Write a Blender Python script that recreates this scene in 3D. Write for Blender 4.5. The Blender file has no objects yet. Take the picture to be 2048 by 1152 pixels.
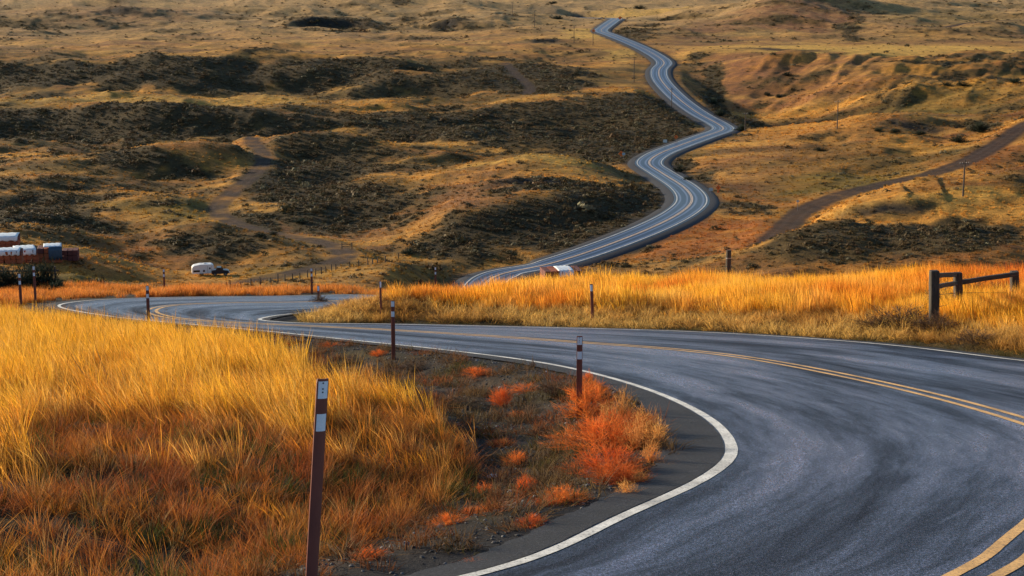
import bpy, bmesh, math, random
import numpy as np
from mathutils import Vector, Matrix, Euler

random.seed(7)
RNG = np.random.default_rng(7)
sc = bpy.context.scene
R = math.radians

# ------------------------------------------------------------------ camera
F = 3200.0                      # focal length in pixels of the 2048 wide photograph
CAMZ = 60.0
PITCH = math.atan(626.0 / F)
cam_d = bpy.data.cameras.new('camera')
cam = bpy.data.objects.new('camera', cam_d)
sc.collection.objects.link(cam)
cam_d.sensor_width = 36.0
cam_d.lens = 36.0 * F / 2048.0
cam_d.clip_start = 0.1
cam_d.clip_end = 30000.0
cam.location = (0, 0, CAMZ)
cam.rotation_euler = (math.pi / 2 - PITCH, 0, 0)
sc.camera = cam

# ------------------------------------------------------------------ light
SUN_EL, SUN_AZ = R(14.0), R(-62.0)      # azimuth from the view direction (+Y), negative = left
world = bpy.data.worlds.new('World')
sc.world = world
world.use_nodes = True
wn = world.node_tree.nodes
wl = world.node_tree.links
bg = wn['Background']
sky = wn.new('ShaderNodeTexSky')
sky.sky_type = 'NISHITA'
sky.sun_disc = False
sky.sun_elevation = SUN_EL
sky.sun_rotation = SUN_AZ
sky.air_density = 1.0
sky.dust_density = 0.4
sky.ozone_density = 3.0
wl.new(sky.outputs[0], bg.inputs['Color'])
bg.inputs['Strength'].default_value = 0.10
sun_d = bpy.data.lights.new('sun', 'SUN')
sun_d.energy = 5.0
sun_d.angle = R(3.0)
sun_d.color = (1.0, 0.82, 0.58)
sun = bpy.data.objects.new('sun', sun_d)
sc.collection.objects.link(sun)
sdir = Vector((math.sin(SUN_AZ) * math.cos(SUN_EL), math.cos(SUN_AZ) * math.cos(SUN_EL), math.sin(SUN_EL)))
sun.rotation_euler = (-sdir).to_track_quat('-Z', 'Y').to_euler()
sc.view_settings.view_transform = 'Standard'
sc.view_settings.look = 'None'
sc.view_settings.gamma = 1.0
sc.view_settings.use_curve_mapping = False
sc.view_settings.exposure = 0.72
sc.cycles.max_bounces = 5
sc.cycles.transparent_max_bounces = 6

# ------------------------------------------------------------------ pixel helpers
CP, SP = math.cos(PITCH), math.sin(PITCH)


def ray(u, v):
    """direction of the photograph's pixel, scaled so that y = 1"""
    dx = (u - 1024.0) / F
    dy = -(v - 576.0) / F
    y = CP + dy * SP
    z = -SP + dy * CP
    return dx / y, z / y


def P(u, v, Y):
    a, b = ray(u, v)
    return (a * Y, Y, CAMZ + b * Y)


PL_H, PL_S = 3.14, 0.156        # the sloping shelf that the near road lies on


def plane_z(Y):
    return CAMZ - PL_H - PL_S * Y


def Q(u, v, up=0.0):
    """point of the near shelf seen at a pixel"""
    a, b = ray(u, v)
    Y = -(PL_H - up) / (b + PL_S)
    return (a * Y, Y)


# ------------------------------------------------------------------ noise
_perm = np.random.default_rng(11).permutation(512).astype(np.int64)
_perm = np.concatenate([_perm, _perm])
_ga = np.random.default_rng(12).uniform(0, 2 * np.pi, 1024)
_gx, _gy = np.cos(_ga), np.sin(_ga)


def perlin(x, y):
    xi = np.floor(x).astype(np.int64); yi = np.floor(y).astype(np.int64)
    xf = x - xi; yf = y - yi
    def g(ix, iy, fx, fy):
        h = _perm[(_perm[ix & 511] + iy) & 511]
        return _gx[h] * fx + _gy[h] * fy
    u = xf * xf * xf * (xf * (xf * 6 - 15) + 10)
    v = yf * yf * yf * (yf * (yf * 6 - 15) + 10)
    a = g(xi, yi, xf, yf); b = g(xi + 1, yi, xf - 1, yf)
    c = g(xi, yi + 1, xf, yf - 1); d = g(xi + 1, yi + 1, xf - 1, yf - 1)
    return (a + u * (b - a)) + v * ((c + u * (d - c)) - (a + u * (b - a)))


def fbm(x, y, octs=4, gain=.5):
    s = np.zeros_like(x); a = 1.0; f = 1.0
    for i in range(octs):
        s += a * perlin(x * f + 17.3 * i, y * f - 9.1 * i)
        a *= gain; f *= 2.03
    return s


def sstep(a, b, x):
    t = np.clip((x - a) / (b - a), 0, 1)
    return t * t * (3 - 2 * t)


def spline(pts, n):
    """Catmull-Rom through points, resampled to n points (even in parameter)"""
    p = np.array(pts, float)
    m = len(p)
    pe = np.vstack([2 * p[0] - p[1], p, 2 * p[-1] - p[-2]])
    t = np.linspace(0, m - 1 - 1e-9, n)
    i = t.astype(int); f = (t - i)[:, None]
    p0, p1, p2, p3 = pe[i], pe[i + 1], pe[i + 2], pe[i + 3]
    return .5 * ((2 * p1) + (-p0 + p2) * f + (2 * p0 - 5 * p1 + 4 * p2 - p3) * f ** 2 + (-p0 + 3 * p1 - 3 * p2 + p3) * f ** 3)


def smooth(a, k):
    w = np.ones(k) / k
    out = a.copy()
    for c in range(a.shape[1]):
        e = np.concatenate([np.repeat(a[0, c], k // 2), a[:, c], np.repeat(a[-1, c], k // 2)])
        out[:, c] = np.convolve(e, w, 'valid')[:len(a)]
    return out


def dist_poly(x, y, pl):
    """distance to polyline, index and parameter of the nearest segment, side sign"""
    best = np.full(x.shape, 1e18); bi = np.zeros(x.shape, int); bt = np.zeros(x.shape); sg = np.zeros(x.shape)
    for i in range(len(pl) - 1):
        ax, ay = pl[i][:2]; bx, by = pl[i + 1][:2]
        dx, dy = bx - ax, by - ay
        L = dx * dx + dy * dy + 1e-12
        t = np.clip(((x - ax) * dx + (y - ay) * dy) / L, 0, 1)
        qx = x - (ax + t * dx); qy = y - (ay + t * dy)
        d = qx * qx + qy * qy
        m = d < best
        best = np.where(m, d, best); bi = np.where(m, i, bi); bt = np.where(m, t, bt)
        sg = np.where(m, dx * qy - dy * qx, sg)
    return np.sqrt(best), bi, bt, np.sign(sg)


def in_poly(x, y, poly):
    c = np.zeros(x.shape, bool)
    n = len(poly); j = n - 1
    for i in range(n):
        xi, yi = poly[i][:2]; xj, yj = poly[j][:2]
        if yi != yj:
            c ^= ((yi > y) != (yj > y)) & (x < (xj - xi) * (y - yi) / (yj - yi) + xi)
        j = i
    return c


# ------------------------------------------------------------------ near road lines (stations matched across the road)
stations = [
    (('w', -9, 9),      ('w', -3.2, 5.2),   ('w', 1, 1)),
    (('w', -3.6, 11.2), ('w', 1.4, 10.0),   ('w', 5.8, 6.8)),
    ((950, 1152),       (1948, 1152),       ('w', 9.0, 11.0)),
    ((1250, 1030),      (2048, 1083),       ('w', 12.3, 15)),
    ((1420, 950),       ('w', 6.6, 17.9),   ('w', 14.2, 19.5)),
    ((1464, 893),       ('w', 7.95, 21.2),   ('w', 15.0, 25)),
    ((1405, 828),       (2046, 841),        ('w', 14.2, 31)),
    ((1270, 770),       (1760, 766),        (2048, 722)),
    ((1100, 728),       (1450, 709),        (1750, 687)),
    ((900, 701),        (1150, 684),        (1400, 664)),
    ((720, 682),        (850, 664),         (1050, 654)),
    ((560, 665),        (640, 653),         (760, 648)),
    ((400, 650),        (430, 643),         (600, 646)),
    ((230, 634),        (335, 634),         (520, 640)),
    ((114, 612),        (303, 621),         (540, 633)),
    ((205, 599),        (350, 610),         (565, 629.5)),
    ((400, 594),        (480, 605),         (600, 626)),
    ((625, 591),        (640, 603),         (650, 621)),
]


def st(p):
    return (p[1], p[2]) if p[0] == 'w' else Q(p[0], p[1])


inner_c = [st(s[0]) for s in stations]
mid_c = [st(s[1]) for s in stations]
outer_c = [st(s[2]) for s in stations]
# beyond the second bend the road drops behind the bank
inner_c += [(-1.5, 78.5), (4.5, 90)]
mid_c += [(-2.2, 72.5), (1.5, 88)]
outer_c += [(-1.0, 68.5), (-1.5, 86)]
NR = 560
inner, mid, outer = [smooth(spline(c_, NR), 17) for c_ in (inner_c, mid_c, outer_c)]


def road_z(x, y):
    """surface of the near road: the shelf, dipping after the second bend"""
    y = np.asarray(y, float); x = np.asarray(x, float)
    return plane_z(y) - 2.2 * sstep(68, 90, y) * sstep(-9, -2, x)


# far road centre line: (u, v, Y)
far_px = [(980, 558, 300), (1100, 528, 308), (1200, 496, 319), (1300, 457, 336), (1362, 425, 358), (1384, 400, 384), (1368, 375, 414), (1325, 347, 455),
          (1298, 327, 477), (1316, 309, 500), (1360, 291, 524), (1412, 272, 550), (1446, 259, 571), (1434, 247, 600), (1394, 225, 632), (1352, 193, 678), (1322, 160, 738),
          (1318, 140, 780), (1328, 124, 818), (1300, 104, 868), (1262, 86, 915), (1222, 70, 962), (1202, 62, 1000), (1212, 52, 1050), (1226, 42, 1115), (1232, 37, 1180),
          (1205, 36, 1240), (1150, 35, 1330)]
far_c = [(1.5, 88.0, float(road_z(1.5, 88.0))), (3.5, 105, 39.3), (5, 140, 29.5), (2, 190, 16.5), (-5, 245, 7.2)] + [P(*p) for p in far_px]
NF = 700
far_line = spline(far_c, NF)
far_line = smooth(far_line, 9)
far_line[0] = far_c[0]
far_t = np.gradient(far_line[:, :2], axis=0)
far_t /= np.linalg.norm(far_t, axis=1)[:, None]
far_n = np.stack([far_t[:, 1], -far_t[:, 0]], 1)      # to the right of travel (away)

# dirt tracks (u, v, Y, width)
tracks = [
    [P(1475, 517, 292), P(1530, 490, 306), P(1568, 458, 330), P(1600, 425, 362), P(1650, 400, 380), P(1700, 384, 392), P(1770, 367, 404), P(1850, 350, 418),
     P(1930, 323, 436), P(2000, 285, 470), P(2060, 245, 505), P(2200, 190, 590)],
    [P(150, 556, 262), P(330, 577, 268), P(480, 566, 268), P(560, 549, 278), P(640, 532, 290), P(690, 512, 303), P(672, 492, 320), P(620, 478, 334), P(540, 466, 346), P(470, 446, 366), P(437, 425, 384), P(440, 405, 400), P(470, 380, 420), P(505, 350, 445), P(528, 322, 472), P(522, 300, 497), P(505, 284, 520), P(505, 272, 535)],
    [P(1010, 125, 790), P(1035, 150, 745), P(1060, 175, 705), P(1050, 190, 680)],
    [P(1890, 54, 1000), P(1960, 43, 1060), P(2060, 39, 1090)],
]
tracks = [smooth(spline(t, 120), 5) for t in tracks]
track_w = [3.0, 2.6, 2.5, 3.0]

# ------------------------------------------------------------------ terrain: control points
cps = []


def cp(u, v, Y):
    cps.append(P(u, v, Y))


def cw(x, y, z):
    cps.append((x, y, z))


for t in np.linspace(-1.5, 1.5, 13):
    for Y, dz in ((84, -.1), (94, -1.6), (112, -7)):
        cw(t * Y, Y, plane_z(Y) + dz)
    cw(t * 145, 145, 27.5); cw(t * 190, 190, 14.0); cw(t * 232, 232, 7.0)
for t in (-1.5, -1.1, -.75, -.5, .5, .75, 1.1, 1.5):
    for Y, z in ((300, 5), (380, 4), (470, 5), (560, 8), (700, 12), (850, 17), (1050, 24), (1300, 28), (1700, 27), (2500, 20)):
        cw(t * Y, Y, z)
for t in np.linspace(-1.5, 1.5, 9):
    cw(t * 3400, 3400, 14); cw(t * 5200, 5200, 8); cw(t * 9000, 9000, 0)
# valley floor, left
for u, v, Y in [(-150, 505, 262), (20, 518, 262), (150, 500, 280), (60, 470, 300), (150, 470, 312), (150, 548, 250), (300, 560, 262), (420, 553, 268),
                (250, 520, 285), (560, 560, 262), (700, 540, 282), (780, 520, 296), (700, 500, 315), (860, 540, 275), (620, 575, 250),
                (600, 470, 345), (700, 470, 345)]:
    cp(u, v, Y)
# knoll with the bright rim, left of the track
for u, v, Y in [(230, 500, 305), (290, 468, 318), (350, 440, 326), (430, 437, 328), (520, 462, 320), (600, 495, 306), (640, 512, 298),
                (400, 528, 298), (480, 520, 300), (300, 520, 300), (370, 480, 312)]:
    cp(u, v, Y)
for u, Y, v in [(300, 345, 488), (370, 350, 474), (430, 352, 474), (520, 345, 484)]:
    cp(u, v, Y)
# slopes above the knoll
for u, v, Y in [(0, 450, 350), (100, 430, 365), (250, 425, 372), (350, 405, 392), (0, 400, 400), (150, 380, 415), (600, 430, 380), (700, 420, 390),
                (600, 390, 415), (760, 450, 362), (820, 400, 400), (700, 370, 430)]:
    cp(u, v, Y)
# mound L2
for u, v, Y in [(190, 322, 462), (250, 303, 472), (320, 286, 480), (400, 280, 482), (480, 292, 478), (200, 365, 450), (330, 370, 450), (420, 355, 456), (0, 335, 465), (80, 310, 480), (-150, 330, 470)]:
    cp(u, v, Y)
for u, v, Y in [(250, 330, 500), (350, 318, 508), (450, 315, 508)]:
    cp(u, v, Y)
# ridge L3
for u, v, Y in [(570, 295, 508), (600, 264, 520), (680, 254, 527), (760, 282, 516), (850, 320, 488), (640, 330, 496), (750, 345, 484), (690, 300, 508)]:
    cp(u, v, Y)
for u, v, Y in [(620, 288, 545), (700, 280, 552), (780, 295, 540)]:
    cp(u, v, Y)
# middle dome M1
for u, v, Y in [(880, 340, 438), (950, 323, 446), (1020, 315, 450), (1090, 313, 452), (1160, 319, 452), (1225, 332, 450), (1280, 352, 442), (1335, 385, 415),
                (930, 422, 346), (1000, 408, 352), (1100, 402, 358), (1200, 393, 370), (1290, 388, 388), (1335, 400, 392),
                (880, 470, 333), (1000, 465, 335), (1120, 458, 340), (1230, 448, 350), (1300, 435, 366),
                (840, 520, 316), (940, 528, 310), (1040, 520, 312), (800, 500, 322), (1150, 500, 322), (960, 370, 385), (1100, 360, 400), (1230, 365, 415)]:
    cp(u, v, Y)
for u, v, Y in [(900, 350, 478), (1000, 340, 482), (1100, 338, 484), (1190, 345, 482)]:
    cp(u, v, Y)
# dark sage slope behind the dome
for u, v, Y in [(1000, 285, 530), (1150, 290, 525), (1230, 300, 510), (950, 230, 610), (1100, 235, 600), (1250, 230, 610), (1300, 270, 560), (1050, 215, 650), (900, 210, 660),
                (1330, 230, 600), (1250, 180, 690)]:
    cp(u, v, Y)
# left benches: gold flat, dark riser, gold flat
for u in (-150, 0, 150, 300, 450, 600):
    w = 9 * math.sin(u / 85 + 1)
    cp(u, 274 + w, 562); cp(u, 224 + w, 588); cp(u, 208 + w * .6, 640); cp(u, 184 + w, 712)
    cp(u, 176 + w, 728); cp(u, 122 + w * .8, 764); cp(u, 108, 835); cp(u, 88, 930)
for u, v, Y in [(750, 215, 645), (750, 190, 690), (760, 175, 710), (760, 128, 775), (760, 110, 840), (900, 175, 715), (1000, 180, 690), (950, 135, 775), (1100, 135, 780),
                (1170, 150, 755), (1190, 170, 720), (900, 110, 850), (1050, 112, 850), (1150, 115, 850), (1240, 130, 800), (1270, 160, 745),
                (1150, 88, 915), (1080, 90, 930), (1200, 95, 900), (900, 90, 930)]:
    cp(u, v, Y)
# far hills, left
for u, v, Y in [(0, 60, 1080), (200, 60, 1080), (400, 66, 1050), (600, 66, 1050), (800, 66, 1050), (820, 75, 1000), (1000, 70, 1020),
                (0, 40, 1170), (60, 46, 1140), (100, 25, 1230), (160, 6, 1310), (250, 2, 1340), (330, 16, 1280), (400, 22, 1260), (500, 26, 1240), (620, 12, 1290),
                (700, 6, 1320), (800, 6, 1330), (900, 13, 1290), (1000, 22, 1230), (1100, 40, 1150), (1150, 55, 1090), (1060, 8, 1450), (1140, 22, 1330), (1180, 45, 1170),
                (700, 40, 1190), (860, 45, 1170), (500, 48, 1150), (300, 45, 1170), (-150, 10, 1450), (-150, 60, 1080)]:
    cp(u, v, Y)
for u, v, Y in [(60, 20, 1800), (300, 14, 1950), (600, 13, 1950), (900, 13, 1900), (1100, 12, 1900), (1200, 22, 1500), (1300, 12, 1800), (1400, 10, 1900), (1300, 20, 1450)]:
    cp(u, v, Y)
for u in (-200, 100, 400, 700, 1000, 1300, 1500, 1800, 2200):
    cp(u, 6.5, 2500); cp(u, 1.5, 3000)
# right of the far road
for u, v, Y in [(1430, 385, 412), (1400, 345, 455), (1370, 310, 500), (1450, 300, 505), (1420, 275, 545), (1500, 264, 560), (1560, 262, 562), (1640, 268, 545), (1500, 330, 462), (1600, 350, 440),
                (1560, 300, 500), (1700, 300, 498), (1700, 350, 432), (1480, 400, 392), (1540, 440, 345), (1450, 440, 352), (1400, 470, 330), (1500, 480, 315),
                (1250, 520, 300), (1350, 505, 308), (1450, 520, 292), (1330, 535, 282), (1150, 545, 282), (1800, 320, 468), (1900, 290, 500)]:
    cp(u, v, Y)
for u, v, Y in [(1500, 262, 600), (1560, 262, 610), (1620, 262, 590)]:
    cp(u, v, Y)
# near mound on the right
for u, v, Y in [(1500, 518, 268), (1570, 470, 278), (1640, 440, 288), (1750, 432, 292), (1850, 435, 290), (1930, 440, 288), (2048, 470, 282), (2200, 480, 280), (1560, 545, 255), (1700, 548, 254), (1850, 545, 254), (2000, 535, 256),
                (1650, 490, 268), (1800, 490, 268), (1950, 490, 268), (1700, 402, 312), (1800, 382, 322), (1926, 393, 316), (2048, 388, 318), (2200, 380, 325), (1850, 376, 328), (1950, 380, 328), (2048, 356, 348), (1990, 366, 340)]:
    cp(u, v, Y)
for u, v, Y in [(1720, 396, 372), (1800, 376, 385)]:
    cp(u, v, Y)
# big orange slope, plateau and the hills over it
for u, v, Y in [(1674, 262, 535), (1800, 250, 545), (1900, 255, 535), (2048, 215, 580), (2200, 200, 600), (1480, 240, 655), (1440, 215, 690), (1410, 190, 725), (1400, 165, 755), (1370, 150, 780),
                (1520, 225, 680), (1560, 180, 712), (1600, 215, 665), (1700, 200, 660), (1480, 170, 742), (1450, 130, 790), (1385, 125, 815), (1400, 100, 850), (1500, 102, 835), (1620, 107, 815), (1700, 112, 790), (1560, 135, 758), (1650, 150, 728),
                (1800, 165, 690), (1760, 130, 755), (1900, 175, 670), (2048, 165, 680), (1850, 120, 775), (2048, 118, 785), (2200, 118, 785), (1950, 140, 735), (1600, 250, 580), (1560, 240, 625),
                (1450, 84, 935), (1600, 84, 935), (1750, 85, 935), (1900, 86, 930), (2048, 88, 925), (2200, 88, 925), (1380, 92, 905), (1350, 100, 880)]:
    cp(u, v, Y)
for u, v, Y in [(1420, 78, 975), (1480, 45, 1040), (1540, 10, 1110), (1600, -3, 1140), (1680, -4, 1150), (1620, 60, 1000), (1700, 40, 1050), (1750, 20, 1110), (1660, 4, 1400), (1850, 30, 1130), (1800, 5, 1260),
                (1900, 55, 1020), (2048, 60, 1010), (2000, 35, 1120), (2048, 15, 1300), (2200, 30, 1200), (1900, 10, 1300), (1300, 75, 950), (1330, 60, 1000), (1300, 45, 1120), (1400, 40, 1130), (1450, 20, 1250),
                (1280, 60, 1030), (1500, 8, 1500)]:
    cp(u, v, Y)
for i in range(60, NF, 7):
    cps.append(tuple(far_line[i]))
for t in tracks:
    for i in range(0, 120, 9):
        cps.append(tuple(t[i]))
CPS = np.array(cps)
keep = [0]
_q = np.stack([CPS[:, 0] / CPS[:, 1] * 6.0, np.log(CPS[:, 1]) * 5.5], 1)
for i in range(1, len(CPS)):
    if np.min(np.sum((_q[keep] - _q[i]) ** 2, 1)) > .012 ** 2:
        keep.append(i)
CPS = CPS[keep]; _q = _q[keep]


def kern(d2):
    return np.sqrt(d2 + .0012)


_d2 = np.sum((_q[:, None] - _q[None]) ** 2, 2)
_n = len(_q)
_A = np.zeros((_n + 3, _n + 3))
_A[:_n, :_n] = kern(_d2) - np.eye(_n) * .004
_A[:_n, _n] = 1; _A[:_n, _n + 1:] = _q
_A[_n, :_n] = 1; _A[_n + 1:, :_n] = _q.T
_w = np.linalg.solve(_A, np.concatenate([CPS[:, 2], [0, 0, 0]]))


def rbf(x, y):
    sh = x.shape
    q = np.stack([(x / np.maximum(y, 40) * 6.0).ravel(), (np.log(np.maximum(y, 40)) * 5.5).ravel()], 1).astype(np.float32)
    out = np.empty(len(q), np.float32)
    c = _q.astype(np.float32); w = _w.astype(np.float32)
    for i in range(0, len(q), 20000):
        b = q[i:i + 20000]
        d2 = (b[:, None, 0] - c[None, :, 0]) ** 2 + (b[:, None, 1] - c[None, :, 1]) ** 2
        out[i:i + 20000] = np.sqrt(d2 + .0012) @ w[:_n] + w[_n] + b @ w[_n + 1:]
    return out.reshape(sh).astype(float)


# ------------------------------------------------------------------ terrain grid
rows = [-30.0]
while rows[-1] < 9000:
    y = rows[-1]
    if y < 8: s = 2.0
    elif y < 90: s = .16 + y * .0035
    elif y < 1300: s = max(.45, y * .0042)
    else: s = y * .02
    rows.append(y + s)
rows = np.array(rows)
Y0 = 12.0
tc = list(np.linspace(-.40, .40, 760))
tw = [.40 + .022 * k ** 1.5 for k in range(1, 16)]
cols = np.array([-t for t in tw[::-1]] + tc + tw)
GX = cols[None, :] * (np.maximum(rows, -8)[:, None] + Y0 + 0 * cols[None, :])
GX = cols[None, :] * (np.maximum(rows[:, None], 0) + Y0)
GY = np.repeat(rows[:, None], len(cols), 1)
near_m = rows < 125
far_m = rows > 70
Z = np.zeros_like(GX)
# near shelf ---------------------------------------------------------
nx, ny = GX[near_m], GY[near_m]
shape = nx.shape
fx, fy = nx.ravel(), ny.ravel()
ring = np.vstack([inner, outer[::-1]])
sub = slice(None, None, 4)
d_in, _, _, _ = dist_poly(fx, fy, inner[sub])
d_out, _, _, _ = dist_poly(fx, fy, outer[sub])
inside = in_poly(fx, fy, ring)
zr = road_z(fx, fy)
inner_side = (~inside) & (d_in <= d_out)
outer_side = (~inside) & (d_out < d_in)
# the stretch past the second bend lies outside the inner line: it is the far shoulder, not the field
backside = inner_side & (fy > 62)
SH_IN, SH_OUT = 1.15, .75
zn = plane_z(fy)
rough = .035 * perlin(fx * 5.1, fy * 5.1) + .10 * fbm(fx * .55, fy * .55, 4) + .05 * fbm(fx * 2.3, fy * 2.3, 3)
s = np.where(inner_side, d_in, d_out)
# field side: gravel shoulder, shallow ditch, then the field mound
fieldh = -.10 * sstep(.9, 1.8, s) - .22 * sstep(1.5, 2.6, s) * (1 - sstep(3.2, 5.0, s)) + .30 * sstep(3.5, 8, s) + rough * sstep(.8, 2.5, s)
fieldh = np.where((fx < 2) & (fy < 19), fieldh + .25 * (1 - sstep(11, 19, fy)) * sstep(1.5, 4, s), fieldh)
backh = -.05 + rough * sstep(1.2, 3, s) - .35 * sstep(3, 12, s)
bankh = -.12 * sstep(.4, .9, s) + .50 * sstep(.9, 4.5, s) - 1.1 * sstep(60, 84, fy) + .35 * sstep(13, 17, fx) * (1 - sstep(58, 70, fy)) + .28 * sstep(-7, -5, fx) * (1 - sstep(-4, -1.5, fx)) * sstep(50, 58, fy) + rough * sstep(.5, 2.0, s) + .15 * sstep(1, 3, s) * fbm(fx * .25 + 5, fy * .25, 2)
h = np.where(inside, -.06, np.where(backside, backh, np.where(inner_side, fieldh, bankh)))
h = np.where((~inside) & (s < SH_IN) & inner_side, np.minimum(h, -.03), h)
h = np.where((~inside) & (s < SH_OUT) & outer_side, np.minimum(h, -.03), h)
zn = zn + h
# under and next to the dipping stretch follow the road
nd = (fy > 66) & (fx > -14) & (fx < 14)
dm, _, _, _ = dist_poly(fx, fy, np.array(mid_c[-4:]))
bl = np.where(nd, 1 - sstep(5.5, 9.5, dm), 0) * sstep(66, 72, fy)
zn = zn * (1 - bl) + (zr - .10) * bl
Zn = np.zeros_like(GX); Zn[near_m] = zn.reshape(shape)
# far land -----------------------------------------------------------
Zf = np.zeros_like(GX)
fxx, fyy = GX[far_m], GY[far_m]
zf = rbf(fxx, fyy)
amp = sstep(100, 240, fyy)
_dr, _, _, _ = dist_poly(fxx, fyy, far_line[::14])
calm = .12 + .88 * sstep(10, 60, _dr)
for t_ in tracks:
    _dr, _, _, _ = dist_poly(fxx, fyy, t_[::12])
    calm = np.minimum(calm, .25 + .75 * sstep(4, 30, _dr))
flatten = 1 - .85 * sstep(60, 110, fxx) * sstep(790, 815, fyy) * (1 - sstep(930, 990, fyy))
calm = calm * flatten
zf += amp * sstep(230, 300, fyy) * (5.2 * fbm(fxx / 80 + 77, fyy / 62, 2) * (1 - .6 * sstep(700, 1000, fyy)) + 9 * sstep(800, 1100, fyy) * fbm(fxx / 190 + 7, fyy / 150, 2)) * calm
zf += amp * ((2.7 - 1.6 * sstep(650, 900, fyy)) * fbm(fxx / 38, fyy / 34, 4) * calm + .45 * fbm(fxx / 9 + 3, fyy / 9, 3) * np.sqrt(calm)) 
# rounded spurs and sharp draws
rg = .42 - np.abs(fbm(fxx / 70 + .3 * fyy / 70, fyy / 105, 4))
zf += amp * calm * sstep(380, 750, fyy) * (3.2 + 2.0 * sstep(800, 1300, fyy)) * rg
# draws running down the big slope on the right
bs = sstep(60, 110, fxx) * sstep(600, 650, fyy) * (1 - sstep(770, 830, fyy)) * calm
zf += bs * 4.0 * (.3 - np.abs(fbm((fxx - .55 * fyy) / 34, (fyy + fxx) / 210, 4)))
# low basalt scarps: (pixels, height)
scarps = [([(1395, 94, 862), (1450, 93, 862), (1520, 95, 850), (1560, 102, 838), (1640, 106, 828), (1680, 112, 812), (1740, 114, 808)], 3.2),
          ([(1655, 431, 306), (1700, 433, 305), (1780, 434, 305), (1860, 436, 303), (1935, 432, 303)], 1.3),
          ([(140, 44, 1170), (210, 40, 1190), (260, 44, 1175), (345, 46, 1160)], 5.0),
          ([(540, 62, 1080), (600, 56, 1110), (700, 54, 1120), (820, 60, 1080)], 4.5),
          ([(850, 60, 1090), (900, 56, 1100), (935, 64, 1070)], 4.5),
          ([(1390, 72, 990), (1230, 66, 995)], 0.0),
          ([(920, 392, 378), (1010, 376, 388), (1120, 372, 392), (1240, 378, 394)], 1.1),
          ([(1040, 92, 905), (1100, 86, 925), (1170, 92, 905)], 3.0),
          ([(1735, 262, 540), (1800, 265, 535), (1880, 274, 525), (1920, 284, 512)], 1.4)]
scarp_m = np.zeros_like(zf)
for pts, hh in scarps:
    if hh <= 0: continue
    pl = spline([P(*p) for p in pts], 40)
    pl[:, 1] += 5 * perlin(np.linspace(0, 7, 40), np.full(40, hh))
    d_, i_, t_, _s = dist_poly(fxx, fyy, pl)
    endf = sstep(0, 17, i_ + t_) * sstep(0, 17, 39 - (i_ + t_))
    beyond = np.where(fyy > np.interp(fxx, pl[:, 0], pl[:, 1]), d_, -d_)
    k_ = 2.0 + pl[20, 1] * .004
    zf += hh * endf * calm * (sstep(-k_, k_ * .4, beyond) * np.exp(-np.clip(beyond, 0, None) / 35) - .35 * np.exp(-((beyond + k_ * 2) / (k_ * 1.5)) ** 2))
    scarp_m = np.maximum(scarp_m, endf * np.exp(-((beyond + k_ * .4) / (k_ * .9)) ** 2))
# conform to roads and tracks
def conform(zf, line, half, soft, drop, r=None):
    x0, x1 = line[:, 0].min() - soft - 5, line[:, 0].max() + soft + 5
    y0, y1 = line[:, 1].min() - soft - 5, line[:, 1].max() + soft + 5
    m = (fxx > x0) & (fxx < x1) & (fyy > y0) & (fyy < y1)
    d, i, t, _ = dist_poly(fxx[m], fyy[m], line)
    zl = line[i, 2] * (1 - t) + line[np.minimum(i + 1, len(line) - 1), 2] * t
    w = 1 - sstep(half, soft, d)
    out = zf.copy()
    out[m] = zf[m] * (1 - w) + (zl - drop) * w
    return out, m, d
zf, fr_m, fr_d = conform(zf, far_line[::2], 7.5, 17.0, .35)
tr = []
for t_, w_ in zip(tracks, track_w):
    zf, m_, d_ = conform(zf, t_, w_ * .9, w_ * 3.0, .15)
    tr.append((m_, d_, w_))
Zf[far_m] = zf
wb = sstep(80, 90, GY)
Z = Zn * (1 - wb) + Zf * wb


def H(x, y):
    """ground height at world points"""
    x = np.asarray(x, float); y = np.asarray(y, float)
    r = np.interp(y, rows, np.arange(len(rows)))
    c = np.interp(x / (np.maximum(y, 0) + Y0), cols, np.arange(len(cols)))
    r0 = np.clip(r.astype(int), 0, len(rows) - 2); c0 = np.clip(c.astype(int), 0, len(cols) - 2)
    a = r - r0; b = c - c0
    return (Z[r0, c0] * (1 - a) + Z[r0 + 1, c0] * a) * (1 - b) + (Z[r0, c0 + 1] * (1 - a) + Z[r0 + 1, c0 + 1] * a) * b


def G(u, v, y0=8.0, y1=6000.0):
    """first ground point seen at a pixel of the photograph"""
    a, b = ray(u, v)
    ys = np.exp(np.linspace(math.log(y0), math.log(y1), 4000))
    f = CAMZ + b * ys - H(a * ys, ys)
    k = np.argmax(f < 0)
    if f[k] >= 0:
        k = len(ys) - 1
    y = ys[k]
    return np.array((a * y, y, float(H(a * y, y))))


def seen(x, y, z, up=0.3):
    """rough test: is the ground point in front of the camera and inside a widened frame"""
    dz = z - CAMZ
    dep = y * CP - dz * SP
    v = 576 - F * (y * SP + dz * CP) / dep
    u = 1024 + F * x / dep
    return u, v

# ------------------------------------------------------------------ materials
def new_mat(name):
    m = bpy.data.materials.new(name)
    m.use_nodes = True
    nt = m.node_tree
    b = nt.nodes['Principled BSDF']
    return m, nt, b


def N(nt, kind, **kw):
    n = nt.nodes.new(kind)
    for k, v in kw.items():
        if k.startswith('i_'):
            n.inputs[k[2:].replace('_', ' ')].default_value = v
        else:
            setattr(n, k, v)
    return n


def ramp(nt, src, stops):
    r = nt.nodes.new('ShaderNodeValToRGB')
    el = r.color_ramp.elements
    while len(el) < len(stops):
        el.new(.5)
    for e, (p, c) in zip(el, stops):
        e.position = p
        e.color = c if len(c) == 4 else (*c, 1)
    nt.links.new(src, r.inputs[0])
    return r


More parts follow.
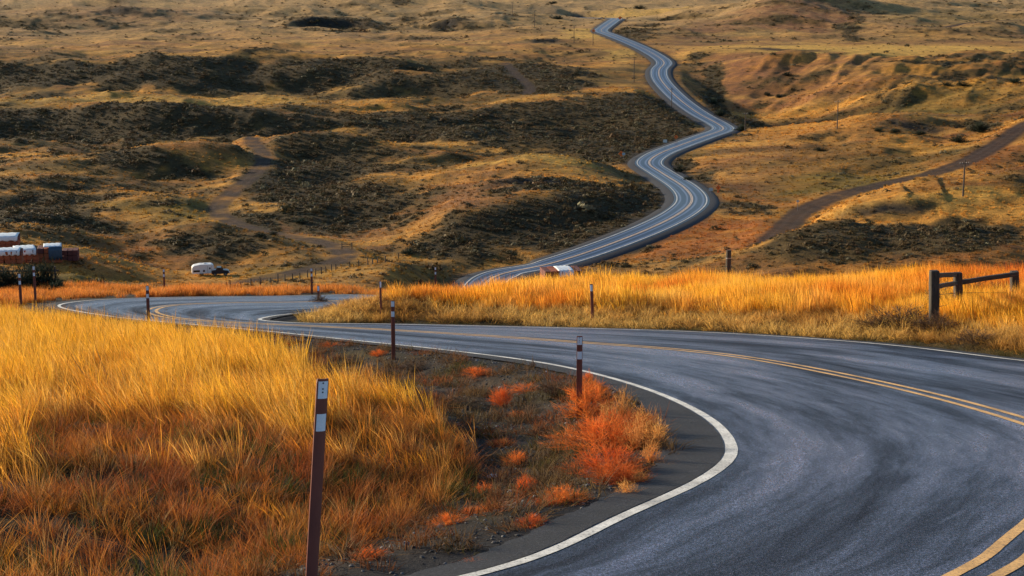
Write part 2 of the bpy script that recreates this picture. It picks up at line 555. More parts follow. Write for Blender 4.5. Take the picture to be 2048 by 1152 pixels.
def mixc(nt, fac, a, b, blend='MIX'):
    m = nt.nodes.new('ShaderNodeMix')
    m.data_type = 'RGBA'
    m.blend_type = blend
    for s, v in ((m.inputs[0], fac), (m.inputs[6], a), (m.inputs[7], b)):
        if hasattr(v, 'is_linked') or hasattr(v, 'links'):
            nt.links.new(v, s)
        else:
            s.default_value = v if not isinstance(v, tuple) or len(v) == 4 else (*v, 1)
    return m.outputs[2]


def noise(nt, vec, scale, detail=4, rough=.55, dist=0.0):
    n = N(nt, 'ShaderNodeTexNoise')
    n.inputs['Scale'].default_value = scale
    n.inputs['Detail'].default_value = detail
    n.inputs['Roughness'].default_value = rough
    n.inputs['Distortion'].default_value = dist
    if vec is not None:
        nt.links.new(vec, n.inputs['Vector'])
    return n.outputs['Fac']


def bump(nt, b, h, strength, dist):
    n = N(nt, 'ShaderNodeBump')
    n.inputs['Strength'].default_value = strength
    n.inputs['Distance'].default_value = dist
    nt.links.new(h, n.inputs['Height'])
    nt.links.new(n.outputs[0], b.inputs['Normal'])


def simple_mat(name, col, rough=.7, var=.25, scale=8.0, metallic=0.0, col2=None, bmp=0.0):
    m, nt, b = new_mat(name)
    tcn = N(nt, 'ShaderNodeTexCoord')
    f = noise(nt, tcn.outputs['Object'], scale)
    c2 = col2 or tuple(c * (1 - var) for c in col)
    r = ramp(nt, f, [(.3, c2), (.7, col)])
    nt.links.new(r.outputs[0], b.inputs['Base Color'])
    b.inputs['Roughness'].default_value = rough
    b.inputs['Metallic'].default_value = metallic
    if bmp:
        bump(nt, b, f, .6, bmp)
    return m


# terrain: the vegetation map is a vertex colour (albedo, with some slope shade painted in), finer variation by noise
def terrain_mat():
    m, nt, b = new_mat('hill_ground')
    at = N(nt, 'ShaderNodeAttribute', attribute_name='Col')
    geo = N(nt, 'ShaderNodeNewGeometry')
    far = N(nt, 'ShaderNodeAttribute', attribute_name='farness')
    n1 = noise(nt, geo.outputs['Position'], .35, 6, .65)
    n2 = noise(nt, geo.outputs['Position'], 3.2, 5, .65)
    n3 = noise(nt, geo.outputs['Position'], 22.0, 4, .7)
    mx = N(nt, 'ShaderNodeMix', data_type='FLOAT')
    nt.links.new(far.outputs['Fac'], mx.inputs[0]); nt.links.new(n3, mx.inputs[2]); nt.links.new(n2, mx.inputs[3])
    r1 = ramp(nt, mx.outputs[0], [(.34, (.62, .60, .58)), (.5, (.97, .96, .94)), (.66, (1.30, 1.26, 1.18))])
    c = mixc(nt, 1.0, at.outputs['Color'], r1.outputs[0], 'MULTIPLY')
    r2 = ramp(nt, n1, [(.35, (.62, .64, .68)), (.62, (1.22, 1.18, 1.1))])
    c = mixc(nt, 1.0, c, r2.outputs[0], 'MULTIPLY')
    nt.links.new(c, b.inputs['Base Color'])
    b.inputs['Roughness'].default_value = .9
    b.inputs['Specular IOR Level'].default_value = .15
    bp = N(nt, 'ShaderNodeBump')
    bp.inputs['Strength'].default_value = .8
    nt.links.new(mx.outputs[0], bp.inputs['Height'])
    dm_ = N(nt, 'ShaderNodeMapRange')
    nt.links.new(far.outputs['Fac'], dm_.inputs['Value'])
    dm_.inputs['To Min'].default_value = .04; dm_.inputs['To Max'].default_value = .7
    nt.links.new(dm_.outputs[0], bp.inputs['Distance'])
    nt.links.new(bp.outputs[0], b.inputs['Normal'])
    return m


def asphalt_mat(name='asphalt', lanes=2):
    m, nt, b = new_mat(name)
    uv = N(nt, 'ShaderNodeUVMap', uv_map='UV')
    geo = N(nt, 'ShaderNodeNewGeometry')
    mp = N(nt, 'ShaderNodeMapping'); mp.inputs['Scale'].default_value = (.075, .85, 1)
    nt.links.new(uv.outputs[0], mp.inputs[0])
    streak = noise(nt, mp.outputs[0], 1.0, 5, .55, .25)
    mp2 = N(nt, 'ShaderNodeMapping'); mp2.inputs['Scale'].default_value = (.55, 5.5, 1)
    nt.links.new(uv.outputs[0], mp2.inputs[0])
    fine = noise(nt, mp2.outputs[0], 1.0, 5, .6, .6)
    grain = noise(nt, geo.outputs['Position'], 34.0, 3, .8)
    vor = N(nt, 'ShaderNodeTexVoronoi'); vor.inputs['Scale'].default_value = 70.0
    nt.links.new(geo.outputs['Position'], vor.inputs['Vector'])
    add = N(nt, 'ShaderNodeMath', operation='MULTIPLY_ADD'); add.inputs[1].default_value = .26
    nt.links.new(fine, add.inputs[0]); 
    sc_ = N(nt, 'ShaderNodeMath', operation='MULTIPLY'); sc_.inputs[1].default_value = .82
    nt.links.new(streak, sc_.inputs[0]); nt.links.new(sc_.outputs[0], add.inputs[2])
    wet = add.outputs[0]
    base = ramp(nt, wet, [(.38, (.009, .010, .016)), (.50, (.020, .025, .044)), (.59, (.045, .058, .105)), (.69, (.10, .13, .22))])  # pale blue stops paint the sky's sheen into the wet streaks
    gr = ramp(nt, grain, [(.40, (.22, .22, .25)), (.5, (.9, .9, .92)), (.60, (3.6, 3.4, 3.2))])
    c = mixc(nt, 1.0, base.outputs[0], gr.outputs[0], 'MULTIPLY')
    nt.links.new(c, b.inputs['Base Color'])
    rr = ramp(nt, wet, [(.38, (.66,) * 3), (.50, (.46,) * 3), (.64, (.26,) * 3)])
    nt.links.new(rr.outputs[0], b.inputs['Roughness'])
    b.inputs['Specular IOR Level'].default_value = .6
    b.inputs['Specular Tint'].default_value = (.66, .82, 1.0, 1)
    sp_ = ramp(nt, wet, [(.38, (.14,) * 3), (.50, (.34,) * 3), (.62, (.80,) * 3)])
    nt.links.new(sp_.outputs[0], b.inputs['Specular IOR Level'])
    bump(nt, b, vor.outputs['Distance'], .7, .010)
    return m


def paint_mat(name, col, worn):
    m, nt, b = new_mat(name)
    geo = N(nt, 'ShaderNodeNewGeometry')
    g = noise(nt, geo.outputs['Position'], 30.0, 4, .75)
    g2 = noise(nt, geo.outputs['Position'], 1.7, 4, .6)
    r = ramp(nt, g, [(.34, (.06, .06, .07)), (.40 + worn * .07, tuple(c * .78 for c in col)), (.62, col)])
    r2 = ramp(nt, g2, [(.3, (.62, .61, .60)), (.6, (1.08, 1.08, 1.08))])
    c = mixc(nt, 1.0, r.outputs[0], r2.outputs[0], 'MULTIPLY')
    nt.links.new(c, b.inputs['Base Color'])
    b.inputs['Roughness'].default_value = .6
    bump(nt, b, g, .3, .004)
    return m


M = {}
M['terrain'] = terrain_mat()
M['asphalt'] = asphalt_mat()
M['white'] = paint_mat('white_road_paint', (.86, .84, .76), .5)
M['yellow'] = paint_mat('yellow_road_paint', (.86, .50, .17), .7)
M['gravel'] = simple_mat('shoulder_gravel', (.030, .031, .037), .85, .6, 26.0, col2=(.010, .010, .013), bmp=.02)
M['dirt'] = None


def mesh_obj(name, verts, faces, mat, parent=None, smooth=False, uv=None):
    me = bpy.data.meshes.new(name)
    me.from_pydata([tuple(map(float, v)) for v in verts], [], [tuple(int(i) for i in f) for f in faces])
    me.validate(clean_customdata=False)
    me.materials.append(mat)
    if smooth:
        me.shade_smooth()
    o = bpy.data.objects.new(name, me)
    sc.collection.objects.link(o)
    if parent is not None:
        o.parent = parent
    if uv is not None:
        l = me.uv_layers.new(name='UV')
        vi = np.empty(len(me.loops), np.int32); me.loops.foreach_get('vertex_index', vi)
        l.data.foreach_set('uv', np.asarray(uv, np.float32)[vi].ravel())
    me.update()
    return o


def grid_mesh(name, X, Yv, Zv, mat, uv=None, smooth=True):
    nr, nc = X.shape
    v = np.stack([X.ravel(), Yv.ravel(), Zv.ravel()], 1).astype(np.float32)
    i = np.arange(nr * nc).reshape(nr, nc)
    f = np.stack([i[:-1, :-1], i[:-1, 1:], i[1:, 1:], i[1:, :-1]], -1).reshape(-1, 4).astype(np.int32)
    me = bpy.data.meshes.new(name)
    me.vertices.add(len(v)); me.vertices.foreach_set('co', v.ravel())
    me.loops.add(f.size); me.loops.foreach_set('vertex_index', f.ravel())
    me.polygons.add(len(f)); me.polygons.foreach_set('loop_start', np.arange(0, f.size, 4, dtype=np.int32))
    me.update(calc_edges=True)
    me.materials.append(mat)
    if smooth:
        me.shade_smooth()
    if uv is not None:
        l = me.uv_layers.new(name='UV')
        l.data.foreach_set('uv', uv.reshape(-1, 2)[f.ravel()].astype(np.float32).ravel())
    o = bpy.data.objects.new(name, me)
    sc.collection.objects.link(o)
    return o


def structure(o, label=None):
    o['kind'] = 'structure'
    if label:
        o['label'] = label
    return o


# ------------------------------------------------------------------ vegetation map
TH = GX / np.maximum(GY, 1) * F + 1024           # bearing from the viewpoint, in the map's own units
LY = np.log(np.maximum(GY, 1))


TH = TH + sstep(200, 400, GY) * 34 * fbm(GX / 30 + 11, GY / 30, 4)
LY = LY + sstep(200, 400, GY) * (.050 * fbm(GX / 26 + 41, GY / 30, 4) + .05 * fbm(GX / 75 + 4, GY / 90, 3))


def splat(shape, u, v, ru, rv, soft=1.0, th=None, ly=None):
    """soft ellipse on the ground, centred where the hill shows at (u, v)"""
    c = G(u, v)
    a = G(u, v + rv); b_ = G(u, v - rv)
    ext = min(max((math.log(b_[1]) - math.log(a[1])) / 2, rv * .0007), rv * .0045)
    lc = math.log(c[1]); uc = c[0] / c[1] * F + 1024
    th = TH if th is None else th; ly = LY if ly is None else ly
    d = ((th - uc) / ru) ** 2 + ((ly - lc) / ext) ** 2
    return np.clip(1.25 - d / (1.0 * soft), 0, 1)


band = fbm(GX / 90 + 5, GY / 16 + 8, 4)
wob = fbm(GX / 26, GY / 26, 5) * .9
wob2 = fbm(GX / 7 + 9, GY / 7, 4)
wob3 = fbm(GX / 70 + 30, GY / 40, 4)
# faces towards the viewer darkened: sagebrush, plus their shade painted in
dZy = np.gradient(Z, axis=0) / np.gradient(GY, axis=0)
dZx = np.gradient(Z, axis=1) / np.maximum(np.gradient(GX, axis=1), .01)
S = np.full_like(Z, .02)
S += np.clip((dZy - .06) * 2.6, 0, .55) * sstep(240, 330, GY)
for a in [(200, 152, 430, 30, 1.0), (680, 150, 150, 30, .9), (900, 160, 120, 26, .6), (1040, 160, 160, 34, 1.0), (250, 248, 430, 36, 1.1), (60, 232, 150, 18, 1.0), (900, 245, 330, 34, 1.0), (1150, 265, 260, 44, 1.2),
          (1290, 230, 90, 52, 1.3), (1240, 300, 90, 22, .9), (660, 330, 110, 44, .8), (330, 335, 150, 30, .7), (600, 375, 130, 46, 1.0), (200, 385, 260, 20, .4), (100, 440, 160, 26, .9), (720, 400, 160, 50, .6), (560, 430, 110, 18, .8),
          (1040, 452, 260, 42, .9), (1240, 430, 120, 52, 1.5), (1100, 378, 130, 12, .8), (1300, 390, 50, 34, 1.5), (900, 500, 90, 26, .7), (1180, 490, 130, 24, 1.3), (430, 480, 130, 32, .8), (520, 455, 50, 12, 1.0), (620, 500, 60, 20, .3),
          (1760, 490, 240, 42, 1.15), (1920, 470, 130, 30, 1.1), (1960, 255, 60, 16, 1.2), (1850, 265, 120, 9, .9), (1430, 205, 30, 44, 1.4), (1480, 240, 60, 14, 1.3), (1360, 330, 30, 22, 1.3), (1400, 360, 40, 20, .8),
          (1900, 135, 200, 12, .8), (1600, 150, 60, 14, .6), (1540, 185, 40, 18, .9), (1640, 290, 120, 14, .5), (1700, 45, 22, 30, .8), (1900, 62, 100, 6, .4), (250, 42, 110, 5, .8), (700, 56, 160, 6, .9), (900, 60, 50, 7, .8), (1100, 78, 80, 6, .8), (820, 12, 120, 5, .5),
          (1270, 60, 60, 12, .9), (1380, 120, 40, 14, .6), (1500, 420, 80, 20, .8), (1460, 350, 60, 16, .3), (1480, 270, 60, 6, .7)]:
    S += a[4] * splat(S, *a[:4])
for a in [(300, 198, 500, 14, 1.2), (820, 205, 300, 7, .7), (1060, 330, 190, 16, 1.3), (900, 365, 90, 22, .8), (1130, 392, 200, 6, .6), (360, 290, 120, 9, .9), (660, 262, 70, 10, .9), (380, 445, 110, 8, .7), (1850, 398, 240, 22, 1.6), (1750, 98, 360, 14, 1.0),
          (1600, 160, 200, 60, .5), (1250, 160, 60, 30, .8), (560, 95, 600, 14, .9), (1500, 300, 120, 20, .6), (1750, 230, 200, 40, .5), (1330, 290, 80, 8, .5), (980, 300, 40, 6, .5), (700, 470, 130, 20, .5), (300, 555, 260, 24, 1.0)]:
    S -= a[4] * splat(S, *a[:4])
S += .20 * (1 - sstep(1250, 1450, TH)) * (1 - sstep(780, 900, GY))
S = S + .75 * wob + .50 * wob2 + .30 * wob3 + .35 * band
S = sstep(.02, 1.45, S)
_sm = np.zeros_like(S); _sm[far_m] = scarp_m
S = np.clip(S, 0, 1) * sstep(225, 290, GY)
S = S * (1 - .25 * sstep(900, 1300, GY))


def mix3(a, b, w):
    w = np.clip(w, 0, 1)[..., None]
    return a * (1 - w) + np.array(b) * w


C = np.empty(Z.shape + (3,)); C[:] = (.58, .27, .044)
band = fbm(GX / 90 + 5, GY / 16 + 8, 4)
C = mix3(C, (.25, .095, .028), .50 + 1.2 * wob3 + .9 * band)
C = mix3(C, (.15, .095, .025), sstep(240, 300, GY) * (1 - sstep(760, 900, GY)) * (.55 - .32 * sstep(1380, 1480, TH) + 1.4 * wob3 + .8 * wob2))
C = mix3(C, (.15, .095, .022), 1.6 * fbm(GX / 60 + 25, GY / 22, 4) - .1 + .4 * wob2)
C = mix3(C, (.70, .37, .075), .35 + 1.3 * fbm(GX / 45 + 60, GY / 22, 4) - .3)
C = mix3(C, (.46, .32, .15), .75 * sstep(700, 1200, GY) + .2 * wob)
for a in [(1600, 165, 230, 52, .75), (1440, 140, 80, 40, .8), (1600, 25, 160, 32, 1.0), (1420, 60, 80, 20, .7), (950, 380, 130, 50, .7), (1620, 300, 160, 40, .35), (680, 450, 160, 26, .8), (1480, 340, 150, 46, .55), (200, 20, 260, 22, .5), (620, 300, 60, 20, .5), (760, 495, 60, 12, .8)]:
    C = mix3(C, (.285, .125, .058), a[4] * splat(S, *a[:4]) * (.75 + .7 * wob2))
for a in [(1400, 488, 190, 30, .9), (300, 515, 220, 22, .5), (120, 520, 120, 20, .6), (2000, 330, 80, 30, .7), (1500, 470, 60, 40, .5)]:
    C = mix3(C, (.40, .135, .03), a[4] * splat(S, *a[:4]) * (.8 + .9 * wob2))
for a in [(250, 402, 220, 16, .8), (180, 558, 160, 16, .9), (1680, 372, 170, 20, .6), (1900, 215, 170, 40, .45), (1700, 330, 260, 40, .35), (1850, 400, 200, 14, .35), (60, 200, 100, 18, .3), (780, 190, 300, 14, .25), (560, 545, 110, 16, .4), (1900, 40, 160, 20, .3)]:
    C = mix3(C, (.165, .135, .022), a[4] * splat(S, *a[:4]) * (.9 + .8 * wob))
for a in [(1750, 98, 380, 15, .9), (1850, 395, 250, 18, .55), (300, 196, 420, 12, .5), (1060, 325, 170, 12, .6), (1250, 105, 60, 12, .8), (1170, 66, 60, 10, .8), (1300, 25, 160, 14, .7)]:
    C = mix3(C, (.72, .44, .10), a[4] * splat(S, *a[:4]) * (.9 + .6 * wob2))
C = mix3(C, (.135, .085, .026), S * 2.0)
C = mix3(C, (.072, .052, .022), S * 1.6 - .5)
C = mix3(C, (.035, .030, .026), _sm)
# tracks, road cuts
flat = np.zeros_like(Z); trk = np.zeros_like(Z); rut = np.zeros_like(Z)
fm = np.zeros(fxx.shape); fm[fr_m] = 1 - sstep(5.0, 9.0, fr_d + 2.2 * wob2[far_m][fr_m]); flat[far_m] = fm
for m_, d_, w_ in tr:
    a = np.zeros(fxx.shape)
    a[m_] = 1 - sstep(w_ * .75, w_ * 1.3, d_ + .8 * wob2[far_m][m_])
    trk[far_m] = np.maximum(trk[far_m], a)
    a = np.zeros(fxx.shape); a[m_] = np.exp(-((d_ - w_ * .38) / .5) ** 2); rut[far_m] = np.maximum(rut[far_m], a)
brk = np.clip(.85 + 1.0 * wob2 + .5 * (TH > 1400), .35, 1)
C = mix3(C, (.060, .038, .028), trk * .92 * brk)
C = mix3(C, (.12, .085, .07), rut * .4 * brk)
C = mix3(C, (.028, .026, .026), flat)
# near shelf -----------------------------------------------------------
nearw = 1 - sstep(84, 125, GY)
CN = np.empty_like(C); CN[:] = (.030, .024, .018)
CN = mix3(CN, (.060, .046, .036), .25 + 1.4 * fbm(GX * .8, GY * .8, 4))
CN = mix3(CN, (.07, .055, .015), .9 * fbm(GX * .4 + 7, GY * .4, 3) + .1)
sn = np.zeros(Z.shape); sn[near_m] = s.reshape(shape)
ins = np.zeros(Z.shape, bool); ins[near_m] = inside.reshape(shape)
osd = np.zeros(Z.shape, bool); osd[near_m] = outer_side.reshape(shape)
mossy = osd & (sn > .6)
CN = mix3(CN, (.060, .052, .014), np.where(mossy, .85 * (1 - sstep(1.2, 3.5, sn)) * (1 + wob2), 0))
CN = mix3(CN, (.26, .14, .035), np.where(osd, sstep(1.6, 3.4, sn), 0) * .85)
CN = mix3(CN, (.022, .022, .026), (1 - sstep(.6, 1.7, sn)))
C = C * (1 - nearw[..., None]) + CN * nearw[..., None]
C = np.clip(C, .004, .9)

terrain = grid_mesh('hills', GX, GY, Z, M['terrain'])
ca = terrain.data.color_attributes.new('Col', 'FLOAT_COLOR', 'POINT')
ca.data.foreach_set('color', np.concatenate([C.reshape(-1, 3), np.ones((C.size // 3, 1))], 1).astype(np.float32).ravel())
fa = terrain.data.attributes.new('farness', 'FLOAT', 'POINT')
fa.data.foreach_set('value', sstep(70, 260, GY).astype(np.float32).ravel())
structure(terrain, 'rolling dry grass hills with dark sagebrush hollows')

# ------------------------------------------------------------------ roads
def arclen(l):
    return np.concatenate([[0], np.cumsum(np.linalg.norm(np.diff(l[:, :2], axis=0), axis=1))])


# near road: cross sections from shoulder edge to shoulder edge
di = inner - mid; di /= np.linalg.norm(di, axis=1)[:, None]
do = outer - mid; do /= np.linalg.norm(do, axis=1)[:, None]
# shoulder width on the field side is widest at the tight bend
tt = np.linspace(0, len(inner_c) - 1, NR)
shw = .55 + .55 * np.exp(-((tt - 5.2) / 1.2) ** 2) + .25 * np.exp(-((tt - 14) / 1.2) ** 2)
jag = .10 * perlin(tt * 9, tt * 0 + .5) + .06 * perlin(tt * 31, tt * 0 + 4.5)
e_in = inner + di * (shw + jag)[:, None]
e_out = outer + do * (.42 + .10 * perlin(tt * 9, tt * 0 + 9.5) + .05 * perlin(tt * 33, tt * 0 + 2.5))[:, None]
secs = []
for f in np.linspace(0, 1, 9):
    secs.append(e_in * (1 - f) + mid * f)
for f in np.linspace(0, 1, 9)[1:]:
    secs.append(mid * (1 - f) + e_out * f)
A = np.array(secs)                                  # 17 x NR x 2
al = arclen(mid)
uvv = np.zeros(A.shape)
for k in range(A.shape[0]):
    uvv[k, :, 0] = al
    uvv[k, :, 1] = (k - 8) * .55
ZR = road_z(A[..., 0], A[..., 1])
road = grid_mesh('road', A[..., 0].T[:, ::-1], A[..., 1].T[:, ::-1], ZR.T[:, ::-1], M['asphalt'], uv=np.transpose(uvv, (1, 0, 2))[:, ::-1])
structure(road, 'wet blue grey asphalt road curling through two bends')


def strip(name, line, width, up, mat, zf_, label):
    t = np.gradient(line, axis=0); t /= np.linalg.norm(t, axis=1)[:, None]
    n = np.stack([-t[:, 1], t[:, 0]], 1)
    w = np.broadcast_to(width, (len(line),))[:, None]
    a = line + n * w / 2; b_ = line - n * w / 2
    X = np.stack([a[:, 0], b_[:, 0]], 1); Yv = np.stack([a[:, 1], b_[:, 1]], 1)
    o = grid_mesh(name, X, Yv, zf_(X, Yv) + up, mat)
    structure(o, label)
    # faces must look up
    if o.data.polygons[len(o.data.polygons) // 2].normal.z < 0:
        o.data.flip_normals()
    return o


wv = .012 * perlin(np.linspace(0, 160, NR), np.zeros(NR) + .3)
strip('edge_line', inner, .125 + .045 * np.exp(-((tt - 4.6) / 1.6) ** 2) + wv, .006, M['white'], road_z, 'white edge line sweeping round the tight near bend')
strip('edge_line', outer, .12 + wv, .006, M['white'], road_z, 'thin white edge line beside the far grass bank')
nm = np.gradient(mid, axis=0); nm /= np.linalg.norm(nm, axis=1)[:, None]; nm = np.stack([-nm[:, 1], nm[:, 0]], 1)
gap = .155 + .03 * np.exp(-((tt - 4) / 2) ** 2)
for sgn, lb in ((1, 'inner stripe of the double yellow centre line'), (-1, 'outer stripe of the double yellow centre line')):
    strip('centre_line', mid + nm * (gap * sgn)[:, None], .125 + wv, .006, M['yellow'], road_z, lb)

# dark crumbly shoulder outside the edge lines, a little proud of the asphalt
def shoulder_mat():
    m, nt, b = new_mat('crumbly_shoulder')
    geo = N(nt, 'ShaderNodeNewGeometry')
    g = noise(nt, geo.outputs['Position'], 26.0, 5, .8)
    g2 = noise(nt, geo.outputs['Position'], 1.6, 4, .6)
    r = ramp(nt, g, [(.38, (.004, .004, .006)), (.52, (.012, .013, .019)), (.62, (.040, .043, .054)), (.72, (.13, .13, .14))])
    r2 = ramp(nt, g2, [(.35, (.6, .6, .62)), (.65, (1.25, 1.2, 1.15))])
    nt.links.new(mixc(nt, 1.0, r.outputs[0], r2.outputs[0], 'MULTIPLY'), b.inputs['Base Color'])
    b.inputs['Roughness'].default_value = .75
    bump(nt, b, g, .9, .02)
    return m


M['crumb'] = shoulder_mat()
for line_, d_, e_, lb in ((inner, di, e_in, 'dark crumbly asphalt shoulder inside the near bend'), (outer, do, e_out, 'narrow dark shoulder at the foot of the far bank')):
    o0 = line_ + d_ * (.10 + .02 * perlin(tt * 20, tt * 0 + 3.3))[:, None]
    o1 = e_ + d_ * .02
    X = np.stack([o0[:, 0], (o0[:, 0] + o1[:, 0]) / 2, o1[:, 0]], 1); Yv = np.stack([o0[:, 1], (o0[:, 1] + o1[:, 1]) / 2, o1[:, 1]], 1)
    o = grid_mesh('shoulder', X, Yv, road_z(X, Yv) + .005, M['crumb'])
    if o.data.polygons[200].normal.z < 0: o.data.flip_normals()
    structure(o, lb)

# far road
def far_cross(offs, drops):
    X = far_line[:, None, 0] + far_n[:, None, 0] * np.array(offs)[None]
    Yv = far_line[:, None, 1] + far_n[:, None, 1] * np.array(offs)[None]
    Zv = far_line[:, None, 2] + np.array(drops)[None]
    return X, Yv, Zv


fal = arclen(far_line)
o_ = [-4.3, -3.0, -1.5, 0, 1.5, 3.0, 4.3]
X, Yv, Zv = far_cross(o_, [0, .02, .04, .06, .04, .02, 0])
uvf = np.stack([np.repeat(fal[:, None], len(o_), 1), np.repeat(np.array([o_]), len(fal), 0)], -1)
wide = asphalt_mat('distant_asphalt')


def far_asphalt():
    m, nt, b = new_mat('distant_asphalt')
    uv = N(nt, 'ShaderNodeUVMap', uv_map='UV')
    sep = N(nt, 'ShaderNodeSeparateXYZ'); nt.links.new(uv.outputs[0], sep.inputs[0])
    # wet sheen painted pale into the colour of the wheel tracks: |v| near 1.0 and 2.7
    ab = N(nt, 'ShaderNodeMath', operation='ABSOLUTE'); nt.links.new(sep.outputs[1], ab.inputs[0])
    mp = N(nt, 'ShaderNodeMapping'); mp.inputs['Scale'].default_value = (.03, 1.6, 1)
    nt.links.new(uv.outputs[0], mp.inputs[0])
    st_ = noise(nt, mp.outputs[0], 1.0, 4, .6, .5)
    sh = N(nt, 'ShaderNodeMath', operation='MULTIPLY_ADD'); sh.inputs[1].default_value = .8; sh.inputs[2].default_value = -.4
    nt.links.new(st_, sh.inputs[0])
    ad = N(nt, 'ShaderNodeMath', operation='ADD'); nt.links.new(ab.outputs[0], ad.inputs[0]); nt.links.new(sh.outputs[0], ad.inputs[1])
    mr = N(nt, 'ShaderNodeMapRange'); mr.inputs['From Max'].default_value = 4.3
    nt.links.new(ad.outputs[0], mr.inputs['Value'])
    base = ramp(nt, mr.outputs[0], [(.0, (.04, .045, .065)), (.17, (.022, .027, .045)), (.25, (.17, .205, .30)), (.33, (.022, .027, .045)), (.58, (.030, .037, .058)), (.66, (.18, .215, .31)), (.74, (.03, .038, .055)), (1.0, (.014, .015, .020))])
    nt.links.new(base.outputs[0], b.inputs['Base Color'])
    b.inputs['Roughness'].default_value = .38
    b.inputs['Specular IOR Level'].default_value = .6
    return m


bpy.data.materials.remove(wide)
froad = grid_mesh('road', X, Yv, Zv, far_asphalt(), uv=uvf)
structure(froad, 'distant wet road winding up the valley in S bends')
if froad.data.polygons[100].normal.z < 0: froad.data.flip_normals()
for sg, nm_ in ((-1, 'left'), (1, 'right')):
    wsh = 2.4
    X, Yv, Zv = far_cross([sg * 4.28, sg * 5.6, sg * (4.3 + wsh)], [-.01, -.05, -.40])
    o = grid_mesh('shoulder', X, Yv, Zv, M['gravel'])
    if o.data.polygons[100].normal.z < 0: o.data.flip_normals()
    structure(o, f'dark gravel shoulder on the {nm_} of the distant road')


def far_stripe(name, off, w, mat, label):
    X, Yv, Zv = far_cross([off - w / 2, off + w / 2], [.09, .09])
    i0 = 0
    o = grid_mesh(name, X, Yv, Zv, mat)
    if o.data.polygons[100].normal.z < 0: o.data.flip_normals()
    structure(o, label)


far_stripe('edge_line', -3.6, .26, M['white'], 'left white edge line of the distant road')
far_stripe('edge_line', 3.6, .26, M['white'], 'right white edge line of the distant road')
M['paleyellow'] = paint_mat('pale_yellow_road_paint', (.88, .66, .48), .2)
far_stripe('centre_line', -.17, .22, M['paleyellow'], 'left yellow stripe of the distant road')
far_stripe('centre_line', .17, .22, M['paleyellow'], 'right yellow stripe of the distant road')

# ------------------------------------------------------------------ scatter machinery (uncountable growth only)
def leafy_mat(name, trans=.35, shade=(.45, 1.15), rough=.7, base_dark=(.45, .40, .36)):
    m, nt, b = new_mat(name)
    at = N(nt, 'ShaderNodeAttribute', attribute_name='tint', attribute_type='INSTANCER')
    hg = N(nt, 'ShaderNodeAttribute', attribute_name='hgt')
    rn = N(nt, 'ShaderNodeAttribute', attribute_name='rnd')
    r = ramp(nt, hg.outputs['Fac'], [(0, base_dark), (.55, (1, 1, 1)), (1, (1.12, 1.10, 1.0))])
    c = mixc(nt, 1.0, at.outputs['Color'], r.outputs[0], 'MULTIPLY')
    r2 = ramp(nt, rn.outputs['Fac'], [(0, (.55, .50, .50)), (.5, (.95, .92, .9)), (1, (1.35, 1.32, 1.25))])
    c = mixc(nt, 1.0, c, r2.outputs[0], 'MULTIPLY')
    nt.links.new(c, b.inputs['Base Color'])
    b.inputs['Roughness'].default_value = rough
    b.inputs['Specular IOR Level'].default_value = .2
    tr_ = N(nt, 'ShaderNodeBsdfTranslucent')
    nt.links.new(c, tr_.inputs['Color'])
    mx = N(nt, 'ShaderNodeMixShader'); mx.inputs[0].default_value = trans
    nt.links.new(b.outputs[0], mx.inputs[1]); nt.links.new(tr_.outputs[0], mx.inputs[2])
    nt.links.new(mx.outputs[0], nt.nodes['Material Output'].inputs[0])
    return m


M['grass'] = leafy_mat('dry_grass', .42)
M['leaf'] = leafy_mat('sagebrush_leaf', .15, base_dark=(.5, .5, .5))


def raw_mesh(name, V, Fc, mat, hgt=None, rnd=None):
    me = bpy.data.meshes.new(name)
    me.from_pydata(V, [], Fc)
    me.materials.append(mat)
    for nm_, arr in (('hgt', hgt), ('rnd', rnd)):
        if arr is not None:
            a = me.attributes.new(nm_, 'FLOAT', 'POINT'); a.data.foreach_set('value', np.asarray(arr, np.float32))
    me.update()
    return me


def blade_clump(name, nb, height, spread, lean, width, rng, curl=.35, flat=0.0, segs=3, seed=False):
    """a tuft of bent tapering blades; lean is towards -x"""
    V, Fc, hg, rd = [], [], [], []
    for k in range(nb):
        a = rng.uniform(0, 2 * math.pi); r = spread * math.sqrt(rng.uniform())
        x0, y0 = r * math.cos(a), r * math.sin(a)
        h_ = height * rng.uniform(.55, 1.1)
        out = rng.uniform(.05, curl)
        dx = math.cos(a) * out - lean * rng.uniform(.5, 1.3); dy = math.sin(a) * out + rng.normal() * .06
        ww = width * rng.uniform(.6, 1.3); yaw = rng.uniform(0, math.pi)
        wx, wy = math.cos(yaw) * ww / 2, math.sin(yaw) * ww / 2
        rv = rng.uniform(); b0 = len(V)
        for s_ in range(segs + 1):
            f = s_ / segs
            px = x0 + dx * h_ * f ** 1.7; py = y0 + dy * h_ * f ** 1.7
            pz = h_ * (f - .28 * (abs(dx) + flat) * f * f)
            tw = (1 - f) ** .6 if s_ < segs else 0
            if seed and k % 3 == 0 and s_ == segs - 1: tw = 1.7
            if s_ < segs:
                V.append((px - wx * tw, py - wy * tw, pz)); V.append((px + wx * tw, py + wy * tw, pz)); hg += [f, f]; rd += [rv, rv]
            else:
                V.append((px, py, pz)); hg.append(1.0); rd.append(rv)
        for s_ in range(segs - 1):
            i = b0 + 2 * s_; Fc.append((i, i + 1, i + 3, i + 2))
        i = b0 + 2 * (segs - 1); Fc.append((i, i + 1, i + 2))
    return raw_mesh(name, V, Fc, M['grass'], hg, rd)


